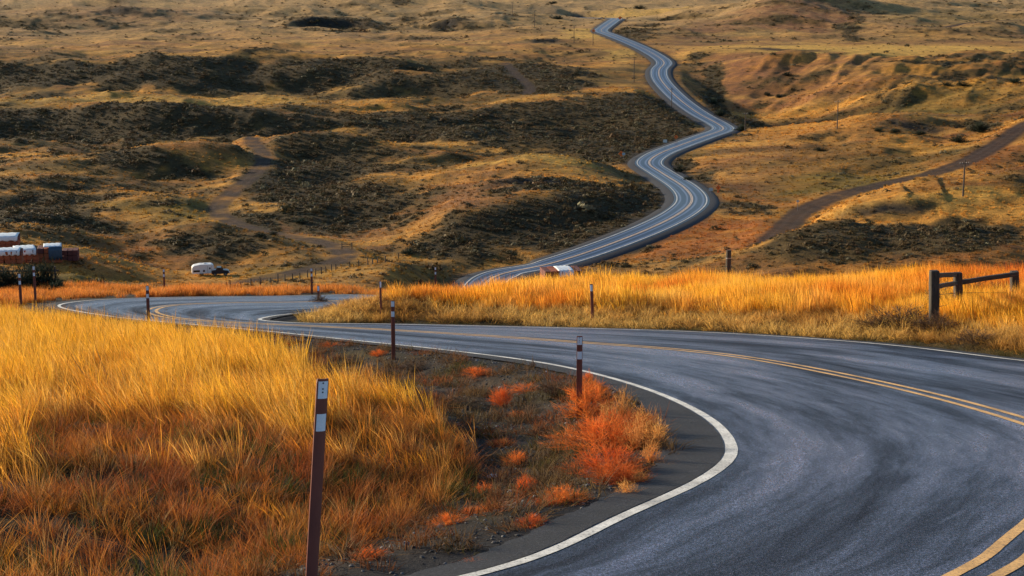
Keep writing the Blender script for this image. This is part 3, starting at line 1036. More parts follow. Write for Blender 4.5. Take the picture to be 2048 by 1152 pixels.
def leaf_ball(name, n, rng, rad=.5, size=.16, mat='leaf', squash=.75):
    V, Fc, hg, rd = [], [], [], []
    for k in range(n):
        d = rng.normal(size=3); d /= np.linalg.norm(d); d[2] = abs(d[2]) * 1.0 - .1
        r = rad * rng.uniform(.45, 1.0) ** .5 * (1 + .25 * math.sin(3.1 * math.atan2(d[1], d[0]) + rng.normal() * .3))
        c = d * r; c[2] = c[2] * squash + .12
        t = rng.normal(size=3); t /= np.linalg.norm(t); b_ = np.cross(t, d); b_ /= np.linalg.norm(b_) + 1e-6
        s_ = size * rng.uniform(.6, 1.4); i = len(V)
        V += [tuple(c - t * s_), tuple(c + b_ * s_ * .5), tuple(c + t * s_), tuple(c - b_ * s_ * .5)]
        Fc.append((i, i + 1, i + 2, i + 3)); rv = rng.uniform(); hg += [min(1, c[2] * 1.6)] * 4; rd += [rv] * 4
    return raw_mesh(name, V, Fc, M[mat], hg, rd)


def proto_collection(name, meshes):
    c = bpy.data.collections.new(name)
    for i, me in enumerate(meshes):
        o = bpy.data.objects.new(f'{me.name}', me)
        c.objects.link(o)
    return c


def scatter(name, label, pts, rots, scl, idx, tint, coll):
    me = bpy.data.meshes.new(name)
    n = len(pts)
    me.vertices.add(n); me.vertices.foreach_set('co', np.asarray(pts, np.float32).ravel())
    for nm_, typ, key, arr in (('rot', 'FLOAT_VECTOR', 'vector', rots), ('scl', 'FLOAT_VECTOR', 'vector', scl), ('idx', 'INT', 'value', idx), ('tint', 'FLOAT_COLOR', 'color', tint)):
        a = me.attributes.new(nm_, typ, 'POINT')
        arr = np.asarray(arr, np.int32 if typ == 'INT' else np.float32)
        if typ == 'FLOAT_COLOR' and arr.shape[1] == 3:
            arr = np.concatenate([arr, np.ones((n, 1), np.float32)], 1)
        a.data.foreach_set(key, arr.ravel())
    o = bpy.data.objects.new(name, me); sc.collection.objects.link(o)
    g = bpy.data.node_groups.new(name + '_nodes', 'GeometryNodeTree')
    g.interface.new_socket('Geometry', in_out='INPUT', socket_type='NodeSocketGeometry')
    g.interface.new_socket('Geometry', in_out='OUTPUT', socket_type='NodeSocketGeometry')
    gi = g.nodes.new('NodeGroupInput'); go = g.nodes.new('NodeGroupOutput')
    iop = g.nodes.new('GeometryNodeInstanceOnPoints')
    ci = g.nodes.new('GeometryNodeCollectionInfo'); ci.inputs['Collection'].default_value = coll
    ci.inputs['Separate Children'].default_value = True; ci.inputs['Reset Children'].default_value = True

    def na(nm_, typ):
        a = g.nodes.new('GeometryNodeInputNamedAttribute'); a.data_type = typ; a.inputs['Name'].default_value = nm_
        return next(s_ for s_ in a.outputs if s_.enabled and s_.name == 'Attribute')
    e2r = g.nodes.new('FunctionNodeEulerToRotation')
    L_ = g.links.new
    L_(na('rot', 'FLOAT_VECTOR'), e2r.inputs[0])
    L_(gi.outputs[0], iop.inputs['Points']); L_(ci.outputs[0], iop.inputs['Instance'])
    iop.inputs['Pick Instance'].default_value = True
    L_(na('idx', 'INT'), iop.inputs['Instance Index'])
    L_(e2r.outputs[0], iop.inputs['Rotation']); L_(na('scl', 'FLOAT_VECTOR'), iop.inputs['Scale'])
    L_(iop.outputs[0], go.inputs[0])
    md = o.modifiers.new('scatter', 'NODES'); md.node_group = g
    o['kind'] = 'stuff'; o['label'] = label
    return o


rs = np.random.default_rng(21)
tall = proto_collection('tall_grass_clumps', [blade_clump(f'tall_grass_{i}', 34, .85, .16, .30, .0075, rs, .38, seed=True) for i in range(5)])
bank = proto_collection('bank_grass_clumps', [blade_clump(f'bank_grass_{i}', 30, .9, .20, .08, .013, rs, .32, seed=True) for i in range(5)])
short = proto_collection('short_grass_clumps', [blade_clump(f'short_grass_{i}', 34, .46, .15, .16, .0065, rs, .70, segs=4) for i in range(5)])
matted = proto_collection('matted_grass_clumps', [blade_clump(f'matted_grass_{i}', 34, .42, .22, .5, .014, rs, 1.2, flat=1.0) for i in range(4)])
tuft = proto_collection('far_grass_tufts', [blade_clump(f'far_tuft_{i}', 16, .55, .35, .1, .10, rs, .6, segs=2) for i in range(4)])
sageb = proto_collection('sage_clumps', [leaf_ball(f'sage_{i}', 56, rs, size=.12) for i in range(5)])

YEL = np.array((.92, .52, .045)); ORA = np.array((.76, .28, .034)); RUS = np.array((.48, .12, .030)); TAN = np.array((.50, .33, .14)); GRN = np.array((.075, .085, .018)); PAL = np.array((.80, .55, .18)); BRN = np.array((.14, .085, .045))


def lerp(a, b, w):
    w = np.clip(w, 0, 1)[:, None]
    return a * (1 - w) + b * w


def near_pts(n, x0, x1, y0, y1):
    y = rs.uniform(y0, y1, n); x = rs.uniform(x0, x1, n)
    m = np.abs(x) < .345 * y + 1.2
    return x[m], y[m]


SUBI = inner[::3]; SUBO = outer[::3]


def classify(x, y):
    di_, _, _, _ = dist_poly(x, y, SUBI); do_, _, _, _ = dist_poly(x, y, SUBO)
    ins_ = in_poly(x, y, ring[::2])
    return di_, do_, ins_


def put(name, label, x, y, h_, coll, tint, nproto, tilt=.12, yaw=.5, wide=1.0):
    n = len(x)
    z = H(x, y) - .02
    rots = np.stack([rs.normal(0, tilt, n), rs.normal(0, tilt, n), rs.uniform(-yaw, yaw, n)], 1)
    scl = np.stack([np.full(n, wide) * (.6 + .4 * h_), np.full(n, wide) * (.6 + .4 * h_), h_], 1)
    return scatter(name, label, np.stack([x, y, z], 1), rots, scl, rs.integers(0, nproto, n), tint, coll)


# ---- left field
fieldpoly = [Q(*p) for p in [(-500, 640), (0, 645), (120, 655), (230, 672), (330, 692), (440, 712), (540, 740), (640, 775), (760, 795), (850, 822), (915, 858), (950, 905), (905, 965), (830, 990), (760, 1020), (700, 1060), (620, 1085), (560, 1130), (520, 1200)]]
fieldpoly += [(-4.2, 11.5), (-9, 8), (-14, 10)]
x, y = near_pts(26000, -22, 1, 9, 66)
patch = fbm(x * .45 + 3, y * .45, 3)
warp = .5 * fbm(x * 1.1, y * 1.1, 2)
m = in_poly(x + warp, y + warp, fieldpoly)
di_, do_, ins_ = classify(x, y)
m &= (~ins_) & (di_ > 1.6)
x, y, patch, di_ = x[m], y[m], patch[m], di_[m]
tallness = sstep(15.5, 32, y + 10 * patch + 4 * fbm(x * .5 + 60, y * .5, 3) + 3.0 * fbm(x * 1.3 + 8, y * 1.3, 2) - .35 * (x + 6)) * sstep(1.5, 4.5, di_)
keep_ = rs.uniform(size=len(x)) < (.35 + .65 * tallness + .5 * patch)
x, y, patch, tallness, di_ = x[keep_], y[keep_], patch[keep_], tallness[keep_], di_[keep_]
t1 = tallness > rs.uniform(.02, .80, len(x))
tint = lerp(np.repeat(ORA[None], len(x), 0), YEL, tallness * 1.2 - .25 + .8 * patch + rs.normal(0, .18, len(x)) - .25 * sstep(-6, -1, x))
tint = lerp(tint, PAL, .12 + .25 * rs.normal(size=len(x)))
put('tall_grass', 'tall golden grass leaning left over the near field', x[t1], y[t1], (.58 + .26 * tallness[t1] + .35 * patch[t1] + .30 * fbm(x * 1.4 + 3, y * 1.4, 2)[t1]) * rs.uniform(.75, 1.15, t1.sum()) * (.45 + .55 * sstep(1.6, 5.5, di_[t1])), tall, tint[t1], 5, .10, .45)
k = ~t1
red = fbm(x * .8 + 40, y * .8, 3)
tk = lerp(np.repeat(ORA[None] * .8, len(x), 0), RUS, .25 + 2.4 * red + rs.normal(0, .3, len(x)))
tk = lerp(tk, YEL * .8, tallness[k] * .9 + .25 * rs.uniform(size=k.sum())) if False else tk
tk = lerp(tk, YEL * .85, tallness * .9 + .22 * rs.uniform(size=len(x)))
tk = lerp(tk, TAN, .45 * rs.uniform(size=len(x)) + .6 * (rs.uniform(size=len(x)) < .15))
tk = lerp(tk, GRN, 1.0 * (fbm(x * 2.1 + 70, y * 2.1, 3) > .36))
put('rusty_grass', 'short rusty orange grass in the lower left foreground', x[k], y[k], rs.uniform(.6, 1.25, k.sum()) * (.75 + .35 * patch[k] + .35 * tallness[k]), short, tk[k], 5, .22, 3.1)
# under-storey in the field: low dark red and straw litter
x, y = near_pts(26000, -20, 1, 9, 40)
m = in_poly(x, y, fieldpoly); x, y = x[m], y[m]
red = fbm(x * .8 + 40, y * .8, 3); gr = fbm(x * 2.1 + 70, y * 2.1, 3)
hole = fbm(x * .7 + 90, y * .7, 3)
kk = hole < .25
x, y, red, gr = x[kk], y[kk], red[kk], gr[kk]
tk = lerp(np.repeat(RUS[None], len(x), 0), ORA * .8, .4 - red); tk = lerp(tk, BRN, rs.uniform(-.2, .8, len(x))); tk = lerp(tk, GRN, (gr > .18) * 1.0)
put('low_growth', 'low dark red and green growth between the grass tufts', x, y, rs.uniform(.3, .7, len(x)), short, tk, 5, .4, 3.1, 1.2)

# ---- far bank
x, y = near_pts(62000, -12, 32, 30, 88)
di_, do_, ins_ = classify(x, y)
ok = (~ins_) & (do_ < di_) & (do_ > .9) & (x > -7.2 + 0 * y)
dmid, _, _, _ = dist_poly(x, y, np.array(mid_c[-4:]))
ok &= (dmid > 6.0) | (y < 60)
x, y, do_ = x[ok], y[ok], do_[ok]
patch = fbm(x * .3 + 13, y * .3, 3)
edge = 1.5 + 1.1 * (.5 + patch)
ismat = do_ < edge + 2.0 + rs.normal(0, .5, len(x))
far_ = ~ismat
right = sstep(14.5, 18.5, x)
tint = lerp(np.repeat(YEL[None], len(x), 0), PAL, .18 + .7 * fbm(x * .5 + 31, y * .5, 2) + rs.normal(0, .15, len(x)))
tint = lerp(tint, ORA, .22 + .75 * right + 1.5 * fbm(x * .22 + 51, y * .22, 2))
tint = lerp(tint, np.array((.60, .13, .025)), right * (.3 + 1.6 * fbm(x * .7, y * .7, 2)))
hb = (.70 + .45 * patch + .35 * fbm(x * 1.2, y * 1.2 + 5, 2) + .18 * sstep(3, 7, do_)) * rs.uniform(.75, 1.2, len(x)) * (1 + .15 * right) * (1 - .25 * sstep(-1, -6, x))
put('bank_grass', 'tall bright golden grass along the bank beyond the road', x[far_], y[far_], hb[far_], bank, tint[far_], 5, .10, .6)
mk = ismat & (do_ > edge * .75)
tm = lerp(np.repeat(PAL[None] * 1.1, len(x), 0), ORA, .15 + patch); tm = lerp(tm, BRN, .25 * rs.uniform(size=len(x)) + .3 * (patch > .2)); tm = lerp(tm, YEL, .3 * rs.uniform(size=len(x)))
put('matted_grass', 'flattened pale straw at the foot of the bank', x[mk], y[mk], rs.uniform(.6, 1.3, mk.sum()), matted, tm[mk], 4, .35, 3.1)
mk = (do_ < edge + .3)
tm = lerp(np.repeat(GRN[None], len(x), 0), BRN, rs.uniform(-.1, 1.0, len(x))); tm = lerp(tm, TAN, .35 * (rs.uniform(size=len(x)) < .25))
put('verge_moss', 'short green and brown growth along the road edge under the bank', x[mk], y[mk], rs.uniform(.15, .42, mk.sum()), short, tm[mk], 5, .4, 3.1, 1.1)

# ---- beyond the second bend
x, y = near_pts(20000, -34, -6, 55, 92)
di_, do_, ins_ = classify(x, y)
ok = (~ins_) & (di_ < do_) & (di_ > 1.6) & ~in_poly(x, y, fieldpoly) & ((y > 60) | (x < -18.5))
clu = fbm(x * .3, y * .3 + 44, 3)
ok &= (clu + .6 * fbm(x * 1.1, y * 1.1, 2) > .02) & (x < -4)
x, y, di_, clu = x[ok], y[ok], di_[ok], clu[ok]
tint = lerp(np.repeat(ORA[None], len(x), 0), np.array((.62, .20, .04)), rs.uniform(size=len(x))); tint = lerp(tint, TAN, .3 * rs.uniform(size=len(x)))
put('orange_grass', 'orange grass behind the second bend of the road', x, y, (.42 + .4 * clu) * rs.uniform(.6, 1.1, len(x)), bank, tint, 5, .12, 3.1)

# ---- verge between field and road: sparse dead stalks, twigs and stones
x, y = near_pts(24000, -16, 4, 11, 56)
di_, do_, ins_ = classify(x, y)
ok = (~ins_) & (di_ < do_) & (di_ > .75) & ~in_poly(x, y, fieldpoly) & (fbm(x * .9, y * .9 + 11, 3) > -.05)
x, y, di_ = x[ok], y[ok], di_[ok]
tint = lerp(np.repeat(BRN[None], len(x), 0), TAN * .7, rs.uniform(-.3, .9, len(x))); tint = lerp(tint, RUS, .1 + 1.4 * fbm(x * .6 + 5, y * .6, 2)); tint = tint * .75; tint = lerp(tint, GRN, .7 * (fbm(x * .7 + 25, y * .7, 2) > .25))
kk = rs.uniform(size=len(x)) < .75
put('verge_litter', 'dead stalks and low weeds on the dark dirt verge', x[kk], y[kk], rs.uniform(.18, .75, kk.sum()), matted, tint[kk], 4, .5, 3.1, .9)


def stone_mesh(name, rng):
    bm = bmesh.new(); bmesh.ops.create_icosphere(bm, subdivisions=1, radius=1)
    for v in bm.verts:
        v.co = Vector((v.co.x * rng.uniform(.7, 1.2), v.co.y * rng.uniform(.7, 1.2), v.co.z * rng.uniform(.35, .7)))
    me = bpy.data.meshes.new(name); bm.to_mesh(me); bm.free(); me.materials.append(M['stone'])
    return me


def stone_mat():
    m, nt, b = new_mat('loose_stone')
    at = N(nt, 'ShaderNodeAttribute', attribute_name='tint', attribute_type='INSTANCER')
    geo = N(nt, 'ShaderNodeNewGeometry')
    f = noise(nt, geo.outputs['Position'], 30)
    r = ramp(nt, f, [(.3, (.6, .6, .6)), (.7, (1.2, 1.2, 1.2))])
    nt.links.new(mixc(nt, 1.0, at.outputs['Color'], r.outputs[0], 'MULTIPLY'), b.inputs['Base Color'])
    b.inputs['Roughness'].default_value = .8
    return m


M['stone'] = stone_mat()
stones = proto_collection('stone_shapes', [stone_mesh(f'stone_{i}', rs) for i in range(5)])
x, y = near_pts(60000, -18, 5, 11, 60)
di_, do_, ins_ = classify(x, y)
ok = (~ins_) & (di_ < do_) & (di_ > .5) & ~in_poly(x, y, fieldpoly)
x, y = x[ok], y[ok]
g_ = rs.uniform(.015, .30, len(x))[:, None]
tint = np.concatenate([g_ * .95, g_ * .9, g_ * .88], 1) * np.where(rs.uniform(size=(len(x), 1)) < .02, 2.0, .55)
n = len(x); s_ = np.clip(rs.lognormal(-4.35, .55, n), .005, .05)
scatter('verge_gravel', 'loose gravel and small stones on the dirt verge', np.stack([x, y, H(x, y) + s_ * .2], 1), np.stack([rs.uniform(0, .4, n), rs.uniform(0, .4, n), rs.uniform(0, 6.3, n)], 1), np.repeat(s_[:, None], 3, 1), rs.integers(0, 5, n), tint, stones)

# ---- far hills: sagebrush and tufts
def grid_at(A_, x, y):
    r = np.clip(np.round(np.interp(y, rows, np.arange(len(rows)))).astype(int), 0, len(rows) - 1)
    c = np.clip(np.round(np.interp(x / (np.maximum(y, 0) + Y0), cols, np.arange(len(cols)))).astype(int), 0, len(cols) - 1)
    return A_[r, c]


def hill_pts(n, y0, y1):
    y = np.exp(rs.uniform(math.log(y0), math.log(y1), n)); x = rs.uniform(-.345, .345, n) * y
    return x, y


ban = np.maximum(np.maximum(flat, trk), 0)
x, y = hill_pts(420000, 225, 1500)
Sv = grid_at(S, x, y)
acc = rs.uniform(size=len(x)) < (Sv ** 1.2 * .55 + .010) * np.minimum(1, (y / 520) ** 1.0) * (grid_at(ban, x, y) < .25)
x, y, Sv = x[acc], y[acc], Sv[acc]; n = len(x)
tint = lerp(np.repeat(np.array((.092, .076, .030))[None], n, 0), np.array((.16, .095, .040)), rs.uniform(-.2, 1, n)); tint = lerp(tint, np.array((.24, .22, .13)), rs.uniform(0, 1, n) * (rs.uniform(size=n) < .25))
sz = rs.lognormal(-.42, .45, n) * (.75 + y / 1300)
print('sage', n)
scatter('sagebrush', 'dark sagebrush covering the hollows and shaded slopes', np.stack([x, y, H(x, y) - .08], 1), np.stack([np.zeros(n), np.zeros(n), rs.uniform(0, 6.3, n)], 1), np.stack([sz * 1.2, sz * 1.2, sz * rs.uniform(.7, 1.1, n)], 1), rs.integers(0, 5, n), tint, sageb)
x, y = hill_pts(60000, 120, 700)
Sv = grid_at(S, x, y)
acc = rs.uniform(size=len(x)) < (1 - Sv) * .8 * np.minimum(1, y / 350) * (grid_at(ban, x, y) < .2)
x, y = x[acc], y[acc]; n = len(x)
tint = grid_at(C, x, y) * rs.uniform(.8, 1.5, (n, 1))
sz = rs.uniform(.4, .9, n) * (.8 + y / 900)
print('tufts', n)
scatter('bunch_grass', 'scattered bunch grass over the hills', np.stack([x, y, H(x, y) - .03], 1), np.stack([np.zeros(n), np.zeros(n), rs.uniform(0, 6.3, n)], 1), np.stack([sz, sz, sz], 1), rs.integers(0, 4, n), tint, tuft)

# ------------------------------------------------------------------ things
def tag(o, label=None, cat=None, group=None):
    if label: o['label'] = label
    if cat: o['category'] = cat
    if group: o['group'] = group
    return o


def empty(name, loc, rz=0.0, rx=0.0, ry=0.0):
    o = bpy.data.objects.new(name, None)
    o.empty_display_size = .3
    sc.collection.objects.link(o)
    o.location = loc; o.rotation_euler = (rx, ry, rz)
    return o


def part(name, me, parent, loc=None):
    o = bpy.data.objects.new(name, me)
    sc.collection.objects.link(o)
    o.parent = parent
    if loc is not None: o.location = loc
    return o


def copy_tree(o, parent=None):
    c = o.copy(); sc.collection.objects.link(c)
    if parent is not None: c.parent = parent
    for ch in list(o.children):
        copy_tree(ch, c)
    return c


class MB:
    def __init__(s): s.bm = bmesh.new()

    def box(s, c, size, rz=0.0, rot=None, bev=0.0, taper=1.0):
        r = bmesh.ops.create_cube(s.bm, size=1)
        vs = r['verts']
        for v in vs:
            k = taper if v.co.z > 0 else 1
            v.co = Vector((v.co.x * size[0] * k, v.co.y * size[1] * k, v.co.z * size[2]))
        if bev:
            es = {e for v in vs for e in v.link_edges}
            o = bmesh.ops.bevel(s.bm, geom=list(es), offset=bev, segments=2, affect='EDGES', profile=.5)
            vs = list({v for f in o['faces'] for v in f.verts} | {v for v in vs if v.is_valid})
        mt = Matrix.Translation(Vector(c)) @ (rot.to_matrix().to_4x4() if rot is not None else Matrix.Rotation(rz, 4, 'Z'))
        bmesh.ops.transform(s.bm, matrix=mt, verts=vs)
        return s

    def tube(s, a, b, r0, r1=None, n=8):
        r1 = r0 if r1 is None else r1
        a, b = Vector(a), Vector(b); d = (b - a)
        q = d.to_track_quat('Z', 'Y')
        r = bmesh.ops.create_cone(s.bm, cap_ends=True, segments=n, radius1=r0, radius2=r1, depth=d.length)
        bmesh.ops.transform(s.bm, matrix=Matrix.Translation((a + b) / 2) @ q.to_matrix().to_4x4(), verts=r['verts'])
        return s

    def prism(s, poly, y0, y1):
        """polygon in x,z extruded along y"""
        f = [s.bm.verts.new((x, y0, z)) for x, z in poly]; g = [s.bm.verts.new((x, y1, z)) for x, z in poly]
        s.bm.faces.new(f); s.bm.faces.new(g[::-1])
        n = len(poly)
        for i in range(n):
            s.bm.faces.new((f[i], g[i], g[(i + 1) % n], f[(i + 1) % n]))
        return s

    def rough(s, amt, rng):
        for v in s.bm.verts:
            v.co += Vector(rng.normal(size=3) * amt)
        return s

    def mesh(s, name, mat, smooth=False):
        bmesh.ops.recalc_face_normals(s.bm, faces=s.bm.faces)
        me = bpy.data.meshes.new(name); s.bm.to_mesh(me); s.bm.free()
        me.materials.append(mat)
        if smooth: me.shade_smooth()
        return me


def wood_mat(name, a, b_):
    m, nt, b = new_mat(name)
    tcn = N(nt, 'ShaderNodeTexCoord')
    mp = N(nt, 'ShaderNodeMapping'); mp.inputs['Scale'].default_value = (14, 14, 1.6)
    nt.links.new(tcn.outputs['Object'], mp.inputs[0])
    f = noise(nt, mp.outputs[0], 2.0, 5, .65, .6)
    r = ramp(nt, f, [(.3, a), (.7, b_)])
    nt.links.new(r.outputs[0], b.inputs['Base Color']); b.inputs['Roughness'].default_value = .85
    bump(nt, b, f, .8, .01)
    return m


M['post'] = simple_mat('brown_post_plastic', (.24, .060, .036), .5, .35, 6.0)
M['postred'] = simple_mat('reddish_post_plastic', (.22, .055, .035), .5, .3, 6.0)
M['refl'] = simple_mat('white_reflector', (.90, .93, .95), .35, .12, 60.0)
M['bolt'] = simple_mat('dark_bolt', (.03, .03, .03), .4)
M['wood'] = wood_mat('weathered_wood', (.018, .016, .012), (.075, .060, .044))
M['wood2'] = wood_mat('grey_timber', (.03, .022, .018), (.10, .075, .06))
M['wire'] = simple_mat('fence_wire', (.10, .09, .08), .5, metallic=.6)
M['galv'] = simple_mat('galvanised_metal', (.30, .31, .32), .4, metallic=.5)
M['sign_o'] = simple_mat('orange_sign', (.85, .17, .02), .5, .12)
M['sign_b'] = simple_mat('blue_white_sign', (.32, .48, .58), .5, .15)
M['sign_w'] = simple_mat('pale_sign', (.52, .58, .56), .5, .15)
M['black'] = simple_mat('black_paint', (.02, .02, .02), .5)
M['cwhite'] = simple_mat('camper_white', (.80, .79, .74), .4, .08, 3.0)
M['glass'] = simple_mat('dark_window_glass', (.02, .022, .026), .12, .2)
M['tarp'] = simple_mat('white_tarpaulin', (.78, .84, .86), .45, .16, 2.0, bmp=.03)
M['btarp'] = simple_mat('blue_grey_tarpaulin', (.05, .09, .13), .5, .3, 2.0)
M['hay'] = wood_mat('baled_hay', (.20, .045, .018), (.48, .13, .045))
M['hayc'] = wood_mat('purple_brown_bale_end', (.09, .028, .026), (.20, .06, .045))
M['truck'] = simple_mat('dark_truck_paint', (.025, .028, .040), .3, .2)
M['rubber'] = simple_mat('tyre_rubber', (.02, .02, .02), .8)
M['rim'] = simple_mat('wheel_rim', (.35, .35, .36), .35, metallic=.7)

# ---- roadside marker posts
def marker_meshes(two=True, red=False, w=.098, H_=1.0):
    mb = MB()
    # shallow channel section, rounded at the top
    n = 7; prof = []
    for i in range(n):
        x_ = (i / (n - 1) - .5) * w
        prof.append((x_, -.016 * (1 - (2 * x_ / w) ** 2)))
    zs = [0, .25, .5, .75, .985, 1.0]
    ring_ = []
    for z_ in zs:
        k = .93 if z_ == 1.0 else 1
        f = [mb.bm.verts.new((x_ * k, y_, z_)) for x_, y_ in prof]
        g = [mb.bm.verts.new((x_ * k, y_ + .011, z_)) for x_, y_ in prof[::-1]]
        ring_.append(f + g)
    for a, b_ in zip(ring_[:-1], ring_[1:]):
        for i in range(len(a)):
            mb.bm.faces.new((a[i], a[(i + 1) % len(a)], b_[(i + 1) % len(a)], b_[i]))
    mb.bm.faces.new(ring_[-1]); mb.bm.faces.new(ring_[0][::-1])
    body = mb.mesh('post_body', M['postred' if red else 'post'])
    return body


def patch_mesh(w, hgt):
    """thin curved reflective sheet that follows the channel face"""
    mb = MB(); n = 6
    v = []
    for i in range(n):
        x_ = (i / (n - 1) - .5) * w
        y_ = -.016 * (1 - (2 * x_ / .098) ** 2) - .0025
        v.append([mb.bm.verts.new((x_, y_ + dy, z_)) for dy, z_ in ((0, 0), (0, hgt), (.0018, hgt), (.0018, 0))])
    for a, b_ in zip(v[:-1], v[1:]):
        for i in range(4):
            mb.bm.faces.new((a[i], a[(i + 1) % 4], b_[(i + 1) % 4], b_[i]))
    mb.bm.faces.new(v[0]); mb.bm.faces.new(v[-1][::-1])
    return mb.mesh('reflector', M['refl'])


BODY = marker_meshes(); BODYR = marker_meshes(red=True)
PATCH = patch_mesh(.078, .132); PATCH1 = patch_mesh(.078, .20)
BOLT = MB().tube((0, -.022, 0), (0, -.014, 0), .006, n=8).mesh('bolt', M['bolt'])


def marker(u, vt, vb, Y=None, label='', lean=0.0, yaw=0.0, two=True, red=False, k=1.0, xwide=1.0):
    if Y is None:
        c = G(u, vb)
    else:
        c = G(u, vb); a, b_ = ray(u, vb); c = np.array((a * Y, Y, float(H(a * Y, Y))))
    top = CAMZ + ray(u, vt)[1] * c[1]
    h_ = top - c[2]
    e = empty('marker_post', (c[0], c[1], c[2] - .04), yaw, 0, lean)
    b_ = part('post_body', BODYR if red else BODY, e); b_.scale = (xwide * k, k, h_ + .04)
    hh = h_ + .04
    if two:
        zs = [hh - .018 - .132 * k, hh - .018 - .132 * k - .25 * k]
        for i, z_ in enumerate(zs):
            p_ = part('reflector', PATCH, e, (0, 0, z_)); p_.scale = (xwide * k, k, k)
    else:
        p_ = part('reflector', PATCH1, e, (0, 0, hh - .03 - .20 * k)); p_.scale = (xwide * k, k, k)
    if c[1] < 30:
        for z_ in (hh - .03, hh - .075, hh - .10):
            part('bolt', BOLT, e, (-.006, 0, z_))
    tag(e, label, 'marker post', 'marker posts along the road')
    return e


a_, b__ = ray(604, 1215)
marker(614, 762, 1215, 11.5, 'nearest and largest brown marker post, leaning right, in the foreground grass', lean=R(5.0), yaw=R(34))
marker(1158, 672, 838, None, 'upright brown marker post behind the big red orange bush at the bend', yaw=R(2))
marker(787, 601, 720, None, 'brown marker post on the dark dirt verge this side of the road', yaw=R(-3))
marker(763, 561, 636, None, 'dark marker post with one white patch at the left foot of the far bank', lean=R(-1.5), yaw=R(52), two=False)
marker(1186, 568, 648, None, 'reddish marker post with one white patch before the far golden bank', lean=R(-3.0), yaw=R(-12), two=False, red=True)
marker(298, 571, 655, None, 'brown marker post at the field edge before the second bend', yaw=R(4))
marker(42, 547, 607, 56.5, 'left of the two marker posts at the far left outside the second bend', yaw=R(6), k=1.0)
marker(71, 532, 601, 62, 'right and taller of the two marker posts at the far left', yaw=R(6))
marker(329, 538, 580, 80, 'slim marker post behind the second bend, nearest the parked camper', yaw=R(0))
marker(624, 536, 586, 74, 'slim dark marker post where the road slips behind the bank', yaw=R(0))
marker(637, 571, 596, 66, 'short marker post showing only its white patch beside the dark bank shrub', yaw=R(10), two=False)
marker(871, 534, 560, 84, 'small marker post rising behind the golden grass left of the distant road', yaw=R(0), k=1.0)
marker(1133, 546, 575, 80, 'small dark marker post in front of the hay stack in the middle', yaw=R(60), k=1.0)

# ---- signs by the distant road
def diamond_sign(u, vb, Y, size, label, plaque=None, small=None, square=False, mat='sign_o', face=0.0):
    a, b_ = ray(u, vb)
    x, y = a * Y, Y
    z = float(H(x, y))
    top_v = CAMZ + b_ * Y
    hgt = max(2.0, min(3.2, top_v - z + 2.2))
    e = empty('road_sign', (x, y, z - .2), face)
    part('sign_post', MB().box((0, .03, hgt / 2 + .1), (.09, .06, hgt + .2)).mesh('sign_post', M['galv']), e)
    s2 = size / 2
    if square:
        part('sign_plate', MB().box((0, -.02, hgt - s2 * .6), (size, .02, size * .75), bev=.004).mesh('sign_plate', M[mat]), e)
    else:
        d = size * .7071
        pl = part('sign_plate', MB().prism([(0, -d), (d, 0), (0, d), (-d, 0)], -.03, -.01).mesh('sign_plate', M[mat]), e, (0, 0, hgt - d * .4))
        ar = MB().box((.02, -.036, -.10), (.10, .008, .45)).box((-.08, -.036, .16), (.10, .008, .34), rot=Euler((0, -.9, 0)))
        ar.prism([(-.36, .20), (-.14, .42), (-.14, .06)], -.040, -.032)
        part('bend_arrow', ar.mesh('bend_arrow', M['black']), pl)
    if plaque:
        part('speed_plaque', MB().box((0, -.02, hgt - size * .7071 * 1.4 - plaque / 2), (plaque, .02, plaque), bev=.004).mesh('speed_plaque', M[mat]), e)
    if small:
        part('small_plate', MB().box((small[0], -.02, small[1]), (.55, .02, .7), bev=.004).mesh('small_plate', M['sign_b']), e)
    tag(e, label, 'road sign', 'road signs beside the distant road')


diamond_sign(1085, 545, 284, .95, 'orange warning sign with plaque before the hay stack in the middle', plaque=.6)
diamond_sign(1242, 328, 494, 1.25, 'orange warning sign on the left of the middle road bend')
diamond_sign(1436, 402, 402, 1.0, 'orange warning sign outside the right hand distant bend', plaque=.55)
diamond_sign(1247, 334, 492, .9, 'small blue white plate under the orange sign left of the middle bend', square=True, mat='sign_b')
diamond_sign(1330, 292, 520, 1.3, 'pale white sign on the dark sagebrush slope above the middle bend', square=True, mat='sign_w')
diamond_sign(1421, 412, 398, 1.0, 'pale green sign at the outer edge of the right hand distant bend', square=True, mat='sign_w')
diamond_sign(1240, 40, 1120, 1.9, 'tiny orange sign at the very top of the distant road')
diamond_sign(1187, 72, 985, 1.7, 'tiny orange sign left of the uppermost road bend')
diamond_sign(1595, 418, 366, .6, 'small white sign beside the dirt track on the right', square=True, mat='sign_w')
diamond_sign(1352, 284, 538, 1.1, 'reddish orange sign on the verge above the middle road bend')

# ---- utility poles
def utility_pole(u, vt, vb, label, Y=None):
    c = G(u, vb) if Y is None else np.array((ray(u, vb)[0] * Y, Y, float(H(ray(u, vb)[0] * Y, Y))))
    top = CAMZ + ray(u, vt)[1] * c[1]
    h_ = min(13.5, max(7.0, top - c[2]))
    e = empty('utility_pole', (c[0], c[1], c[2] - .4), R(25))
    part('pole_shaft', MB().tube((0, 0, 0), (0, 0, h_ + .4), .19, .12, 8).mesh('pole_shaft', M['wood2']), e)
    ca_ = part('crossarm', MB().box((0, .13, h_ - .25), (2.3, .11, .13)).mesh('crossarm', M['wood2']), e)
    for xx in (-1.05, -.45, .45, 1.05):
        part('insulator', MB().tube((xx, .13, h_ - .18), (xx, .13, h_ + .02), .05, .03, 6).mesh('insulator', M['galv']), ca_)
    tag(e, label, 'utility pole', 'utility poles across the hills')


